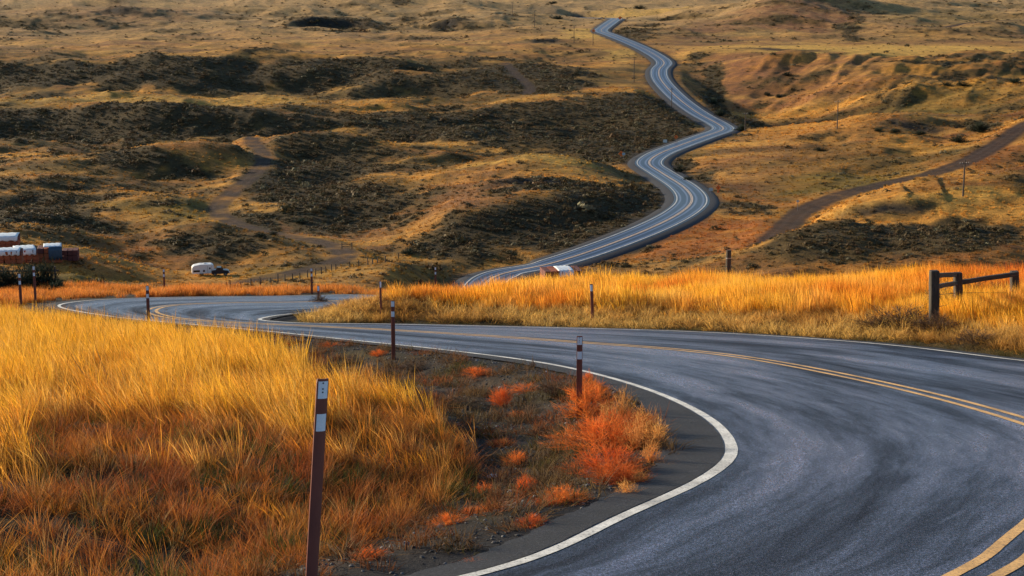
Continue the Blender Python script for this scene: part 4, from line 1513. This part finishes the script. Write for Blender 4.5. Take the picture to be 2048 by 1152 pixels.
utility_pole(1674, 200, 260, 'utility pole standing on the orange slope right of the distant road')
utility_pole(1926, 340, 393, 'utility pole on the bright flat field at the far right')
utility_pole(1268, 116, 165, 'utility pole on the golden slope left of the upper road')
utility_pole(1343, 175, 216, 'utility pole standing close beside the upper road')
utility_pole(1186, 62, 92, 'utility pole left of the uppermost road bends')
utility_pole(1148, 52, 86, 'utility pole on the low dome beside the upper track')
utility_pole(1069, 22, 54, 'second utility pole from the left on the hill at the top')
utility_pole(1025, 4, 33, 'leftmost utility pole on the hills at the top')
utility_pole(1490, 238, 264, 'short utility pole by the dark gully right of the road')

# ---- timber fence on the right bank
fb = G(1868, 655)
fence = empty('timber_fence', (fb[0], fb[1], fb[2]))
yF, yB, yC = fb[1], fb[1] + 2.6, fb[1] + 3.4


def pt(u, v, Y): return Vector(P(u, v, Y)) - Vector(fence.location)


def timber(name, a, b_, w, mat, d=None):
    a, b_ = Vector(a), Vector(b_); dd = b_ - a
    mb = MB(); L_ = dd.length
    bmesh.ops.create_cube(mb.bm, size=1)
    bmesh.ops.subdivide_edges(mb.bm, edges=[e_ for e_ in mb.bm.edges if abs(e_.verts[0].co.z - e_.verts[1].co.z) > .5], cuts=5)
    for v in mb.bm.verts:
        v.co = Vector((v.co.x * w * (1 + .12 * math.sin(9 * v.co.z)), v.co.y * (d or w), v.co.z * L_))
        v.co.x += .02 * math.sin(4 * v.co.z + L_)
    bmesh.ops.bevel(mb.bm, geom=[e_ for e_ in mb.bm.edges], offset=w * .10, segments=1, affect='EDGES')
    me = mb.mesh(name, mat)
    o = part(name, me, fence, (a + b_) / 2)
    o.rotation_euler = dd.to_track_quat('Z', 'Y').to_euler()
    return o


timber('fence_post', pt(1867, 665, yF), pt(1869, 541, yF), .25, M['wood'])
timber('fence_post', pt(1916, 650, yB), pt(1916, 545, yB), .23, M['wood'])
timber('fence_post', pt(2029, 640, yC), pt(2029, 542, yC), .23, M['wood'])
timber('fence_rail', pt(1871, 551, yF), pt(1912, 549, yB), .13, M['wood'])
timber('fence_rail', pt(1873, 573, yF), pt(1914, 566, yB), .12, M['wood'])
timber('fence_rail', pt(1918, 565, yB), pt(2036, 547, yC - .25), .13, M['wood'])
for va, vb_, vc in ((590, 586, 585), (615, 606, 604)):
    mb = MB(); pts_ = [pt(1867, va, yF), pt(1916, vb_, yB - .13), pt(2029, vc, yC - .13), pt(2120, vc - 4, yC + 1)]
    for a, b_ in zip(pts_[:-1], pts_[1:]): mb.tube(a, b_, .009, n=5)
    part('fence_wire', mb.mesh('fence_wire', M['wire']), fence)
tag(fence, 'dark weathered timber corner fence in the orange grass at the right edge', 'fence')

# lone post in the middle of the bank
c = np.array((ray(1456, 560)[0] * 70, 70, 0)); c[2] = H(c[0], c[1])
lp = empty('fence_post', (c[0], c[1], c[2] - .2))
ht = CAMZ + ray(1456, 500)[1] * 70 - c[2] + .2
part('post_timber', MB().tube((0, 0, 0), (0, 0, ht), .125, .115, 10).mesh('post_timber', M['wood']), lp)
part('post_band', MB().tube((0, 0, ht - .38), (0, 0, ht - .34), .132, .132, 10).mesh('post_band', M['galv']), lp)
tag(lp, 'lone dark round post standing at the back of the golden bank', 'fence post')

# ---- small pasture fence posts below the far track
SPOST = MB().tube((0, 0, -.2), (0, 0, 1.25), .085, .07, 6).mesh('pasture_post', M['wood'])
fp = [(453, 578), (461, 577), (482, 578), (502, 572), (521, 571), (542, 568), (556, 564), (570, 562), (585, 560), (600, 558), (615, 555), (631, 551), (643, 548), (652, 545), (663, 542), (672, 540), (700, 535), (717, 533), (736, 530), (745, 528), (755, 526), (771, 524), (797, 520), (820, 505), (826, 492)]
ordw = ['first', 'second', 'third', 'fourth', 'fifth', 'sixth', 'seventh', 'eighth', 'ninth', 'tenth', 'eleventh', 'twelfth', 'thirteenth', 'fourteenth', 'fifteenth', 'sixteenth', 'seventeenth', 'eighteenth', 'nineteenth', 'twentieth', 'twenty first', 'twenty second']
FPL = [f'thin dark pasture post, {w_} from the left in the line behind the second bend' for w_ in ordw] + ['thin post at the right end of the line before the dome', 'thin post partway up the foot of the middle dome', 'topmost thin post beside the middle dome']
for i, (u, v) in enumerate(fp):
    c = G(u, v, 200)
    o = bpy.data.objects.new('pasture_post', SPOST); sc.collection.objects.link(o)
    o.location = c; o.rotation_euler = (RNG.normal(0, .04), RNG.normal(0, .05), RNG.uniform(0, 3)); o.scale = (1.3, 1.3, RNG.uniform(.85, 1.15))
    tag(o, FPL[i], 'fence post', 'pasture fence posts below the dirt track')

c = G(694, 498, 200)
g_ = empty('pasture_gate', tuple(c), R(10))
for xx in (-1.0, 1.0): part('gate_post', MB().tube((xx, 0, -.1), (xx, 0, 1.3), .1, n=6).mesh('gate_post', M['wood']), g_)
for zz in (.55, 1.0): part('gate_rail', MB().box((0, .02, zz), (1.9, .07, .12)).mesh('gate_rail', M['wood']), g_)
tag(g_, 'small dark wooden gate beside the curve of the distant dirt track', 'gate')

# rail fence at the far left
c = np.array((ray(20, 585)[0] * 90, 90, 0)); c[2] = CAMZ + ray(20, 541)[1] * 90 - 2.1
rf = empty('rail_fence', tuple(c), R(4))
for k_ in range(5):
    xx = -3.2 + k_ * 1.45
    part('fence_post', MB().tube((xx, 0, -.5), (xx, 0, 2.3), .06, n=6).mesh('fence_post', M['wood2']), rf)
for zz in (1.55, 2.05): part('fence_rail', MB().box((-.3, .07, zz), (6.2, .04, .09)).mesh('fence_rail', M['wood2']), rf)
tag(rf, 'low grey rail fence behind the two marker posts at the far left', 'fence')

# ---- hay stacks under tarpaulins
BALE = {}


def bale_mesh(sz, mat, rng):
    key = (sz, mat)
    if key not in BALE:
        BALE[key] = []
        for q in range(3):
            mb = MB().box((0, 0, 0), (sz[0] - .05, sz[1] - .05, sz[2] - .04), bev=.06).rough(.018, rng)
            BALE[key].append(mb.mesh('hay_bale', M[mat]))
    return BALE[key]


def haystack(u, vb, Y, nx, ny, nz, sz, label, rz, mat='hay', z=None):
    a, _b = ray(u, vb)
    zz = CAMZ + _b * Y if z is None else z
    gz = float(H(a * Y, Y)); zz = min(zz, gz + .1) if z is None else z
    e = empty('hay_stack', (a * Y, Y, zz - .1), rz)
    for k_ in range(nz):
        for i in range(nx):
            for j in range(ny):
                if 0 < i < nx - 1 and 0 < j < ny - 1 and k_ < nz - 1: continue
                mm = bale_mesh(sz, mat if not (k_ == nz - 1 and i in (0, nx - 1)) else 'hayc', RNG)
                o = part('hay_bale', mm[RNG.integers(0, 3)], e, ((i - (nx - 1) / 2) * sz[0] + RNG.normal(0, .03), (j - (ny - 1) / 2) * sz[1] + RNG.normal(0, .03), (k_ + .5) * sz[2]))
                o.rotation_euler = (0, 0, RNG.normal(0, .015))
    tag(e, label, 'hay stack', 'hay stacks under tarpaulins')
    return e


def tarp(stack, x0, x1, y0, y1, ztop, hang, label, mat='tarp', hx=.15):
    nxg, nyg = 18, 18
    xs = np.concatenate([[x0 - .03, x0 - .02], np.linspace(x0, x1, nxg - 4), [x1 + .02, x1 + .03]])
    ys = np.concatenate([[y0 - .05, y0 - .04, y0 - .03], np.linspace(y0, y1, nyg - 6), [y1 + .03, y1 + .04, y1 + .05]])
    V = []
    for j, yv in enumerate(ys):
        for i, xv in enumerate(xs):
            zdrop = 0
            if j < 3: zdrop = (3 - j) / 3 * hang * (1 + .12 * math.sin(i * 1.9))
            if j > nyg - 4: zdrop = (j - nyg + 4) / 3 * hang
            if i < 2: zdrop = max(zdrop, (2 - i) / 2 * hx)
            if i > nxg - 3: zdrop = max(zdrop, (i - nxg + 3) / 2 * hx)
            sag = .12 * math.sin((yv - y0) / max(y1 - y0, .1) * math.pi)
            V.append((xv, yv + (-.05 if j < 3 else .05 if j > nyg - 4 else 0) * math.sin(i * 2.3), ztop + .03 + sag - zdrop + .03 * math.sin(i * 1.7 + j * .9)))
    Fc = [(j * nxg + i, j * nxg + i + 1, (j + 1) * nxg + i + 1, (j + 1) * nxg + i) for j in range(nyg - 1) for i in range(nxg - 1)]
    me = bpy.data.meshes.new('tarpaulin'); me.from_pydata(V, [], Fc); me.materials.append(M[mat]); me.shade_smooth()
    o = bpy.data.objects.new('tarpaulin', me); sc.collection.objects.link(o)
    o.location = stack.location + Vector((0, 0, .1)); o.rotation_euler = stack.rotation_euler
    md = o.modifiers.new('thickness', 'SOLIDIFY'); md.thickness = .02; md.offset = 1
    tag(o, label, 'tarpaulin', 'tarpaulins over the hay stacks')
    return o


s0 = haystack(1122, 575, 275, 6, 4, 4, (1.12, 1.2, 1.08), 'red brown hay stack in the middle, half hidden by golden grass', R(10))
s0.location.z = CAMZ + ray(1122, 537)[1] * 275 - 4 * 1.08
tarp(s0, -.85, 1.75, -2.4, 2.4, 4 * 1.08 - .1, 1.1, 'white tarpaulin draped over the middle hay stack')
s1 = haystack(22, 517, 262, 4, 3, 3, (.95, 1.1, .72), 'front hay stack at the left edge with a low white cover', R(12))
tarp(s1, -1.9, 1.55, -1.65, 1.65, 3 * .72, .8, 'low front white tarpaulin at the left edge')
s2 = haystack(50, 508, 268, 4, 4, 4, (1.0, 1.1, .62), 'hay stack behind and right of the front one at the left', R(22))
tarp(s2, -1.7, 1.6, -2.2, 2.2, 4 * .62, 1.0, 'white tarpaulin hanging over the second hay stack from the front')
s3 = haystack(8, 500, 282, 5, 4, 4, (1.1, 1.1, .68), 'rear hay stack at the left edge behind the other two', R(12))
tarp(s3, -2.9, 2.6, -2.2, 2.2, 4 * .68, .8, 'rear white tarpaulin nearest the left picture edge')
s4 = haystack(100, 503, 272, 4, 4, 3, (1.0, 1.0, .85), 'red brown hay stack with a dark blue cover on its side', R(16))
tarp(s4, -.2, 1.95, -2.05, 2.0, 3 * .85 + .04, 2.1, 'dark blue grey tarpaulin hanging down the fourth hay stack', 'btarp')
tarp(s4, -1.0, 1.9, -1.5, 1.9, 3 * .85 + .16, .12, 'small white tarpaulin on top of the blue covered stack')
s5 = haystack(141, 497, 276, 3, 3, 2, (.9, 1.0, .95), 'uncovered brown hay stack, rightmost of the stacks at the left', R(10), 'hayc')

# ---- camper and pickup
c = G(406, 550, 200)
sc_px = F / c[1]
e = empty('camper_trailer', (c[0], c[1], c[2]), R(14))
L_, W_, Hh = 3.9, 2.1, 1.95
prof = [(-L_ / 2, .42), (L_ / 2, .42), (L_ / 2 + .05, 1.2), (L_ / 2 - .08, Hh - .1), (L_ / 2 - .4, Hh + .10), (-.5, Hh + .12), (-L_ / 2 + .3, Hh - .1), (-L_ / 2, Hh - .45)]
mb = MB().prism(prof, -W_ / 2, W_ / 2)
bmesh.ops.bevel(mb.bm, geom=list(mb.bm.edges), offset=.07, segments=2, affect='EDGES')
body = part('camper_body', mb.mesh('camper_body', M['cwhite']), e)
part('window', MB().box((-1.15, -W_ / 2 - .012, .92), (1.15, .03, .34), bev=.01).mesh('window', M['glass']), e)
part('window', MB().box((.15, -W_ / 2 - .012, .92), (.34, .03, .36), bev=.01).mesh('window', M['glass']), e)
d_ = part('door', MB().box((1.15, -W_ / 2 - .015, 1.10), (.62, .03, 1.25), bev=.01).mesh('door', M['cwhite']), e)
part('door_frame', MB().box((.81, -W_ / 2 - .012, 1.10), (.05, .03, 1.3)).box((1.49, -W_ / 2 - .012, 1.10), (.05, .03, 1.3)).mesh('door_frame', M['galv']), d_)
part('window', MB().box((1.2, -W_ / 2 - .034, 1.35), (.26, .02, .34), bev=.008).mesh('window', M['glass']), d_)
part('roof_vent', MB().box((.4, 0, Hh + .17), (.5, .5, .14), bev=.03).mesh('roof_vent', M['cwhite']), e)


def wheel(parent, x_, y_, r=.36):
    w_ = part('wheel', MB().tube((x_, y_ - .11, r), (x_, y_ + .11, r), r, n=18).mesh('wheel', M['rubber']), parent)
    part('rim', MB().tube((x_, y_ - .125, r), (x_, y_ + .125, r), r * .55, n=12).mesh('rim', M['rim']), w_)


for s_ in (-1, 1): wheel(e, -.3, s_ * (W_ / 2 - .14))
part('tow_bar', MB().box((L_ / 2 + .5, 0, .45), (1.1, .12, .1)).mesh('tow_bar', M['black']), e)
tag(e, 'small white camper parked in the pasture beyond the second bend', 'camper')
c2 = G(438, 550, 200); c2[0] += .35; c2[1] = c[1] + .35; c2[2] = H(c2[0], c2[1])
t = empty('pickup_truck', tuple(c2), R(10))
prof = [(-1.5, .42), (1.5, .42), (1.55, .85), (1.3, 1.02), (.55, 1.08), (.15, 1.55), (-.55, 1.58), (-.75, 1.12), (-1.5, 1.05)]
mb = MB().prism(prof, -.9, .9)
bmesh.ops.bevel(mb.bm, geom=list(mb.bm.edges), offset=.05, segments=2, affect='EDGES')
part('truck_body', mb.mesh('truck_body', M['truck']), t)
part('window', MB().box((-.18, -.905, 1.3), (.55, .03, .3), bev=.01).mesh('window', M['glass']), t)
part('window', MB().box((-.18, .905, 1.3), (.55, .03, .3), bev=.01).mesh('window', M['glass']), t)
part('windscreen', MB().box((.37, 0, 1.32), (.03, 1.5, .5), rot=Euler((0, -.72, 0))).mesh('windscreen', M['glass']), t)
for s_ in (-1, 1): part('headlight', MB().box((1.55, s_ * .65, .78), (.06, .28, .16), bev=.01).mesh('headlight', M['refl']), t)
part('bumper', MB().box((1.6, 0, .5), (.12, 1.7, .18), bev=.02).mesh('bumper', M['galv']), t)
for x_ in (-.95, .95):
    for s_ in (-1, 1): wheel(t, x_, s_ * .8, .33)
tag(t, 'dark pickup truck hitched at the right of the white camper', 'pickup truck')

# ------------------------------------------------------------------ shrubs that stand out one by one
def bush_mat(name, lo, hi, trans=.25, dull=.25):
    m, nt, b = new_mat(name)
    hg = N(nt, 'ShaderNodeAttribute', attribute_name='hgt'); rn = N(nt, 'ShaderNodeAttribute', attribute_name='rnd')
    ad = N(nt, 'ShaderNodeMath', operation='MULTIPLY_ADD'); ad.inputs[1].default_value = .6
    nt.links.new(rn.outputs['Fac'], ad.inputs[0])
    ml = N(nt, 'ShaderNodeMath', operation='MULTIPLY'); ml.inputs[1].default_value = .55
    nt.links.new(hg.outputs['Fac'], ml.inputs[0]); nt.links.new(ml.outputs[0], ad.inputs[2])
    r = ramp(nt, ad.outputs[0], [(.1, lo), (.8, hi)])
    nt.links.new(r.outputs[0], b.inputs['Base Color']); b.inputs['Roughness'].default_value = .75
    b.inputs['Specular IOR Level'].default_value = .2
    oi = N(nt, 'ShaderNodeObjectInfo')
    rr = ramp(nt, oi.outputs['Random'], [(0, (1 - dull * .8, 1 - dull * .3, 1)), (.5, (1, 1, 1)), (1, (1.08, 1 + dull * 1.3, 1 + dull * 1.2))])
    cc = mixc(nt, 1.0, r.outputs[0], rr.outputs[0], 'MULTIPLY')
    nt.links.new(cc, b.inputs['Base Color'])
    tr_ = N(nt, 'ShaderNodeBsdfTranslucent'); nt.links.new(cc, tr_.inputs['Color'])
    mx = N(nt, 'ShaderNodeMixShader'); mx.inputs[0].default_value = trans
    nt.links.new(b.outputs[0], mx.inputs[1]); nt.links.new(tr_.outputs[0], mx.inputs[2])
    nt.links.new(mx.outputs[0], nt.nodes['Material Output'].inputs[0])
    return m


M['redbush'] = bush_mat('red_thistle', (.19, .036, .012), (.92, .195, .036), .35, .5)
M['brownbush'] = bush_mat('dead_brown_twigs', (.030, .016, .010), (.16, .085, .045), .1)
M['darkbush'] = bush_mat('dark_evergreen_leaf', (.012, .016, .010), (.045, .055, .032), .1)
M['orangegrass'] = bush_mat('orange_grass', (.45, .12, .025), (.90, .42, .12), .4)


def twig_bush(name, n, rng, mat, rad=1.0, hgt=.75, w=.012, twigs=9, tw_len=.28, lean=(0, 0), bare=.35):
    """curved stems out of one root, each carrying short side twigs towards its tip"""
    V, Fc, hg, rd = [], [], [], []

    def ribbon(p, ww, rv):
        b0 = len(V)
        for i, q in enumerate(p):
            d = (p[min(i + 1, len(p) - 1)] - p[max(i - 1, 0)])
            sd = np.cross(d, rng.normal(size=3)); sd /= np.linalg.norm(sd) + 1e-9
            k = ww * (1 - .8 * i / (len(p) - 1))
            V.append(tuple(q - sd * k)); V.append(tuple(q + sd * k))
            hg.extend([min(1, max(0, q[2] / hgt))] * 2); rd.extend([rv] * 2)
        for i in range(len(p) - 1):
            a = b0 + 2 * i; Fc.append((a, a + 1, a + 3, a + 2))
    for k in range(n):
        az = rng.uniform(0, 2 * math.pi); el = math.asin(rng.uniform(.08, 1.0))
        L_ = rng.uniform(.7, 1.08); rv = rng.uniform()
        end = np.array((math.cos(az) * math.cos(el) * rad + lean[0], math.sin(az) * math.cos(el) * rad + lean[1], math.sin(el) * hgt)) * L_
        bow = np.array((rng.normal() * .08, rng.normal() * .08, .12 * rng.uniform()))
        pts_ = [end * f + bow * math.sin(f * math.pi) for f in np.linspace(0, 1, 5)]
        ribbon(pts_, w, rv)
        for q in range(twigs):
            f = rng.uniform(bare, 1.0); base = end * f + bow * math.sin(f * math.pi)
            d = end / np.linalg.norm(end) * .6 + rng.normal(size=3) * .55; d[2] = abs(d[2]) * .8
            d *= tw_len * rng.uniform(.5, 1.2)
            ribbon([base, base + d * .55, base + d + np.array((0, 0, .03))], w * .75, min(1, rv * .6 + rng.uniform(0, .4)))
    me = bpy.data.meshes.new(name); me.from_pydata([tuple(map(float, v)) for v in V], [], Fc); me.materials.append(M[mat])
    for nm_, arr in (('hgt', hg), ('rnd', rd)):
        a = me.attributes.new(nm_, 'FLOAT', 'POINT'); a.data.foreach_set('value', np.asarray(arr, np.float32))
    return me


rb = np.random.default_rng(5)
REDS = [twig_bush('red_twigs', 95, rb, 'redbush', 1.0, .8, .008, 20, .24) for _ in range(3)] + [twig_bush('red_twigs', 50, rb, 'redbush', 1.0, .55, .008, 18, .30, lean=(.25, 0))]
BROWNS = [twig_bush('brown_twigs', 80, rb, 'brownbush', 1.0, .85, .010, 16, .26) for _ in range(2)]
DARKS = [twig_bush('dark_foliage', 60, rb, 'darkbush', 1.0, 1.0, .030, 16, .26, bare=.2) for _ in range(2)]
OGR = [twig_bush('orange_blades', 130, rb, 'orangegrass', .75, 1.0, .011, 3, .25, bare=.6) for _ in range(2)]
STEM = {k_: MB().tube((0, 0, -.05), (0, 0, .16), .035, .02, 6).mesh('woody_stem', M['wood']) for k_ in (0,)}[0]


def shrub(name, u, v, rpx, ratio, meshes, label, group, cat='bush', Y=None, squash=1.0, part_name='twigs', rz=None, yat=8.0):
    c = G(u, v, yat) if Y is None else np.array((ray(u, v)[0] * Y, Y, float(H(ray(u, v)[0] * Y, Y))))
    r = rpx * c[1] / F
    e = empty(name, (c[0], c[1], c[2] - .02), RNG.uniform(0, 6.28) if rz is None else rz)
    o = part(part_name, meshes[int(RNG.integers(0, len(meshes)))], e); o.scale = (r, r * squash, r * ratio)
    o2 = part('woody_stem', STEM, e); o2.scale = (r * .9,) * 3
    tag(e, label, cat, group)
    return e


GR = 'red orange thistle bushes on the dirt verge'
for a in [(1205, 905, 88, .95, 'largest red orange bush, in the heart of the thicket at the near bend'),
          (1180, 835, 62, 1.25, 'tall red orange bush right behind the upright marker post'),
          (1225, 870, 70, 1.2, 'tall red orange bush behind the largest one in the thicket'),
          (1185, 800, 40, 1.2, 'red bush at the back of the thicket against the white line'),
          (1160, 895, 60, .9, 'spreading red bush at the left front of the thicket'),
          (1215, 945, 74, .9, 'broad red orange bush in front of the largest one'),
          (1090, 1010, 34, .8, 'dull rusty bush left of the bright one below the thicket'),
          (985, 1020, 30, .7, 'small orange bush right of the orange cluster around the stone'),
          (1030, 930, 28, 1.2, 'thin rusty bush between the sprig and the wispy bush'),
          (1262, 880, 60, 1.15, 'red orange bush on the road side of the big thicket'),
          (1235, 965, 62, .95, 'red orange bush at the foot of the big thicket'),
          (1150, 945, 40, .7, 'low red bush at the left of the big thicket'),
          (1135, 1003, 48, .8, 'bright orange bush just below left of the big thicket'),
          (953, 752, 32, .7, 'flat bright orange bush nearest the road, left of the upright marker post'),
          (1003, 812, 26, 1.9, 'upright thin red bush in the middle of the dark verge'),
          (1052, 782, 34, .8, 'rusty bush beside the brown bush behind the marker post'),
          (1038, 832, 18, 1.0, 'tiny orange bush between the rusty ones and the marker post'),
          (1004, 895, 34, .7, 'red orange sprig leaning over the dirt mid verge'),
          (1052, 985, 24, 1.9, 'tall wispy red bush left of the thicket'),
          (912, 922, 24, .7, 'small red bush at the right edge of the golden field'),
          (893, 1050, 40, .75, 'bright orange bush lower left on the verge'),
          (968, 990, 32, .95, 'orange bush beside the pale stone'),
          (944, 1030, 26, .9, 'orange bush between the lower left one and the stone'),
          (1062, 1052, 36, .8, 'faded rusty bush near the lower shoulder'),
          (742, 1118, 38, .9, 'red bush closest to the foreground post'),
          (945, 1130, 34, .5, 'flat red sprig beside the lowest stretch of white line'),
          (663, 692, 22, .6, 'small orange tuft at the edge line beyond the golden field'),
          (583, 690, 18, .7, 'small rusty tuft on the verge furthest along the field'),
          (758, 712, 20, .8, 'small rusty bush left of the second marker post'),
          (1175, 770, 16, 2.2, 'thin red stalk standing right against the white line')]:
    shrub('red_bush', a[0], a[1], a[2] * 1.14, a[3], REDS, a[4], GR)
for a in [(1290, 870, 45, 1.5, 'orange grass clump at the top right of the thicket'), (1300, 925, 40, 1.3, 'orange grass clump nearest the shoulder of the near bend'), (1245, 835, 42, 1.5, 'orange grass clump behind the thicket beside the white line'),
          (1310, 895, 46, 1.5, 'straw orange clump leaning out over the dark shoulder'), (1270, 900, 52, 1.5, 'orange grass clump in the middle of the road side of the thicket'), (1255, 990, 44, .8, 'dry grass clump at the lower tip of the thicket'), (1278, 968, 38, .9, 'low orange grass clump at the right foot of the thicket'), (1215, 860, 40, 1.5, 'orange grass clump just right of the upright marker post')]:
    shrub('grass_clump', a[0], a[1], a[2], a[3], OGR, a[4], 'orange grass clumps in the thicket', 'grass clump', part_name='blades')
GB = 'dead brown bushes on the verge'
for a in [(1115, 792, 48, .9, 'dark brown bush left of the upright marker post'), (1060, 830, 44, .55, 'low brown bush in the middle of the verge'), (935, 815, 55, .5, 'wide low brown bush right of the golden field'),
          (700, 730, 50, .45, 'low dark bush left of the second marker post'), (830, 742, 40, .6, 'dark bush right of the second marker post'), (768, 750, 36, .5, 'dark low bush at the foot of the second marker post'), (860, 985, 34, .6, 'dark tuft at the lower right of the golden field'),
          (610, 712, 30, .4, 'flat brown bush at the far end of the verge'), (900, 860, 30, .5, 'low brown tuft at the tip of the golden field'), (1010, 1060, 40, .4, 'low brown tangle near the lowest stretch of verge')]:
    shrub('brown_bush', a[0], a[1], a[2], a[3], BROWNS, a[4], GB)
GF = 'tumbleweeds caught on the right bank'
for a in [(1885, 640, 42, 1.1, 48.5, 'brown tumbleweed against the nearest timber fence post'), (1945, 625, 42, 1.15, 51.0, 'brown tumbleweed between the middle and right fence posts'), (2008, 628, 34, 1.2, 50.0, 'brown tumbleweed at the foot of the right fence post'),
          (1643, 615, 30, 1.1, 56, 'lone brown tumbleweed in the middle of the golden bank'), (1800, 660, 60, .7, None, 'dark tangle of dead weeds left of the timber fence'), (1870, 672, 46, .8, None, 'dark dead weeds in front of the timber fence'), (1740, 664, 34, .7, None, 'leftmost patch of dead brown weeds at the bank foot before the fence'), (1950, 690, 44, .6, None, 'dead brown weeds at the road edge right of the nearest fence post')]:
    shrub('tumbleweed', a[0], a[1], a[2] * 1.3, a[3] * 1.15, BROWNS, a[5], GF, 'tumbleweed', Y=a[4])
for a in [(640, 606, 24, .9, 'dark bush where the road slips behind the bank'), (608, 636, 30, .7, 'dark bush at the lower tip of the bank'), (700, 610, 26, .6, 'brown bush on the slope of the bank left of the one patch post'), (830, 625, 24, .5, 'small dark bush on the bank right of the one patch post'), (668, 622, 34, .5, 'low dark bush beside the mossy toe of the bank')]:
    shrub('bank_bush', a[0], a[1], a[2], a[3], BROWNS, a[4], 'dark bushes at the toe of the bank')
for i, (u, Y, r, rt) in enumerate([(-12, 84, 36, 1.3), (20, 84, 38, 1.35), (52, 85, 36, 1.5), (80, 84, 34, 1.75), (100, 84, 26, 2.3), (114, 82, 20, 1.5)]):
    shrub('dark_bush', u, 585, r, rt, DARKS, ['dark bush at the picture edge behind the left marker posts', 'dark bush behind the left marker post', 'dark bush between the two left marker posts', 'dark bush just right of the left marker posts', 'tall dark bush near the right end of the left hedge', 'last dark bush at the right end of the left hedge'][i], 'dark hedge bushes at the far left', Y=Y, part_name='foliage')
for u, r, rt, lb in [(300, 26, .5, 'rusty bush behind the slim marker post at the second bend'), (345, 30, .5, 'dark red bush right of the slim marker post at the second bend'), (375, 20, .45, 'last dark red bush on the outside of the second bend')]:
    shrub('bend_bush', u, 590, r, rt, BROWNS, lb, 'bushes outside the second bend', Y=77)
DK = 'dark shrubs dotted over the hills'
hs = [(1960, 265, 22, 1.1, 'largest dark shrub below the dirt track at the right'), (1925, 172, 14, .7, 'dark shrub on the upper right slope, middle of three'), (2028, 166, 16, .7, 'dark shrub at the upper right edge'), (1895, 172, 14, .6, 'dark shrub leftmost of three on the upper right slope'),
      (1840, 270, 14, .7, 'dark shrub in the right half of the shrub row'), (1790, 265, 14, .6, 'dark shrub in the middle of the shrub row'), (1755, 263, 13, .6, 'dark shrub at the left end of the shrub row'), (1915, 285, 20, .8, 'dark shrub left of the largest one at the right'),
      (1485, 262, 12, 1.2, 'dark shrub beside the gully right of the road'), (1425, 212, 12, 1.5, 'tall dark shrub in the gully right of the road'), (1440, 232, 13, 1.2, 'dark shrub at the gully bottom right of the road'), (1575, 152, 12, .7, 'dark shrub high on the orange slope'), (1535, 192, 9, 1.0, 'left dark shrub halfway up the orange slope'), (1558, 196, 8, 1.0, 'right dark shrub halfway up the orange slope'),
      (1358, 345, 14, 1.3, 'dark shrub inside the middle road bend'), (1375, 362, 13, .8, 'low dark shrub below the middle road bend'), (1280, 18, 15, .5, 'dark shrub on the top of the far hill right of the road'), (1105, 8, 12, .5, 'dark shrub at the top of the far hill left of the road'), (1115, 38, 12, .6, 'dark shrub on the far hill flank left of the road'),
      (520, 475, 16, .7, 'dark shrub on the back of the left knoll'), (545, 470, 14, .6, 'second dark shrub on the back of the left knoll'), (380, 437, 7, 1.0, 'small round shrub on the crest of the left knoll'), (600, 447, 20, .6, 'dark shrub in the hollow right of the left knoll'), (815, 510, 18, .8, 'dark shrub at the left foot of the middle dome'), (938, 412, 8, .9, 'small dark shrub on the shoulder of the middle dome'),
      (1640, 302, 16, .5, 'dark shrub on the mound right of the middle road bend'), (1475, 262, 14, .4, 'low dark shrub beside the road crest')]
for a in hs:
    shrub('dark_shrub', a[0], a[1], a[2], a[3], DARKS, a[4], DK, Y=None, part_name='foliage', yat=200)

# ---- a few pale stones and a scrap of litter, thin dead stalks in the field
SM = MB(); bmesh.ops.create_icosphere(SM.bm, subdivisions=2, radius=1); SM.rough(.10, rb)
M['palestone'] = simple_mat('pale_stone', (.42, .42, .42), .7, .3, 6.0)
PST = SM.mesh('pale_stone', M['palestone'])
for u, v, r, lb in [(1021, 984, 8, 'palest and largest stone in the middle of the lower verge'), (1000, 775, 4, 'small pale stone below the flat orange bush'), (600, 716, 9, 'flat pale stone at the far end of the verge'), (625, 705, 5, 'small pale stone next to the flat one'), (985, 955, 12, 'low pale slab of earth beside the orange bush'), (1175, 1075, 4, 'tiny pale stone on the lower shoulder')]:
    c = G(u, v, 8); o = bpy.data.objects.new('pale_stone', PST); sc.collection.objects.link(o)
    r = r * c[1] / F; o.location = (c[0], c[1], c[2] + r * .15); o.scale = (r, r * .8, r * .45); o.rotation_euler = (0, 0, RNG.uniform(0, 6))
    tag(o, lb, 'stone', 'pale stones on the verge')
M['stalk'] = simple_mat('dead_stalk', (.20, .10, .04), .8)
STK = ['leftmost and upper', 'second from the left, steeply leaning', 'third from the left', 'rightmost and tallest', 'lowest of the bunch']
for u0, v0, u1, v1 in [(190, 800, 143, 712), (222, 805, 190, 690), (262, 815, 240, 735), (303, 840, 280, 745), (200, 850, 160, 795)]:
    Yp = 26.0 if v0 < 830 else 24.5
    a = Vector(P(u0, v0, Yp)); b_ = Vector(P(u1, v1, Yp + .3)); g = Vector((a.x + .05, a.y, float(H(a.x, a.y))))
    mb = MB(); mid_ = (a + b_) / 2 + Vector((.05, 0, 0))
    mb.tube(g, a, .012, .011, 5).tube(a, mid_, .011, .008, 5).tube(mid_, b_, .008, .003, 5)
    o = bpy.data.objects.new('dead_stalk', mb.mesh('dead_stalk', M['stalk'])); sc.collection.objects.link(o)
    tag(o, f'dark dead stalk in the golden field, {STK[0]}', 'stalk'); STK.pop(0); tag(o, None, None, 'dead stalks in the golden field')
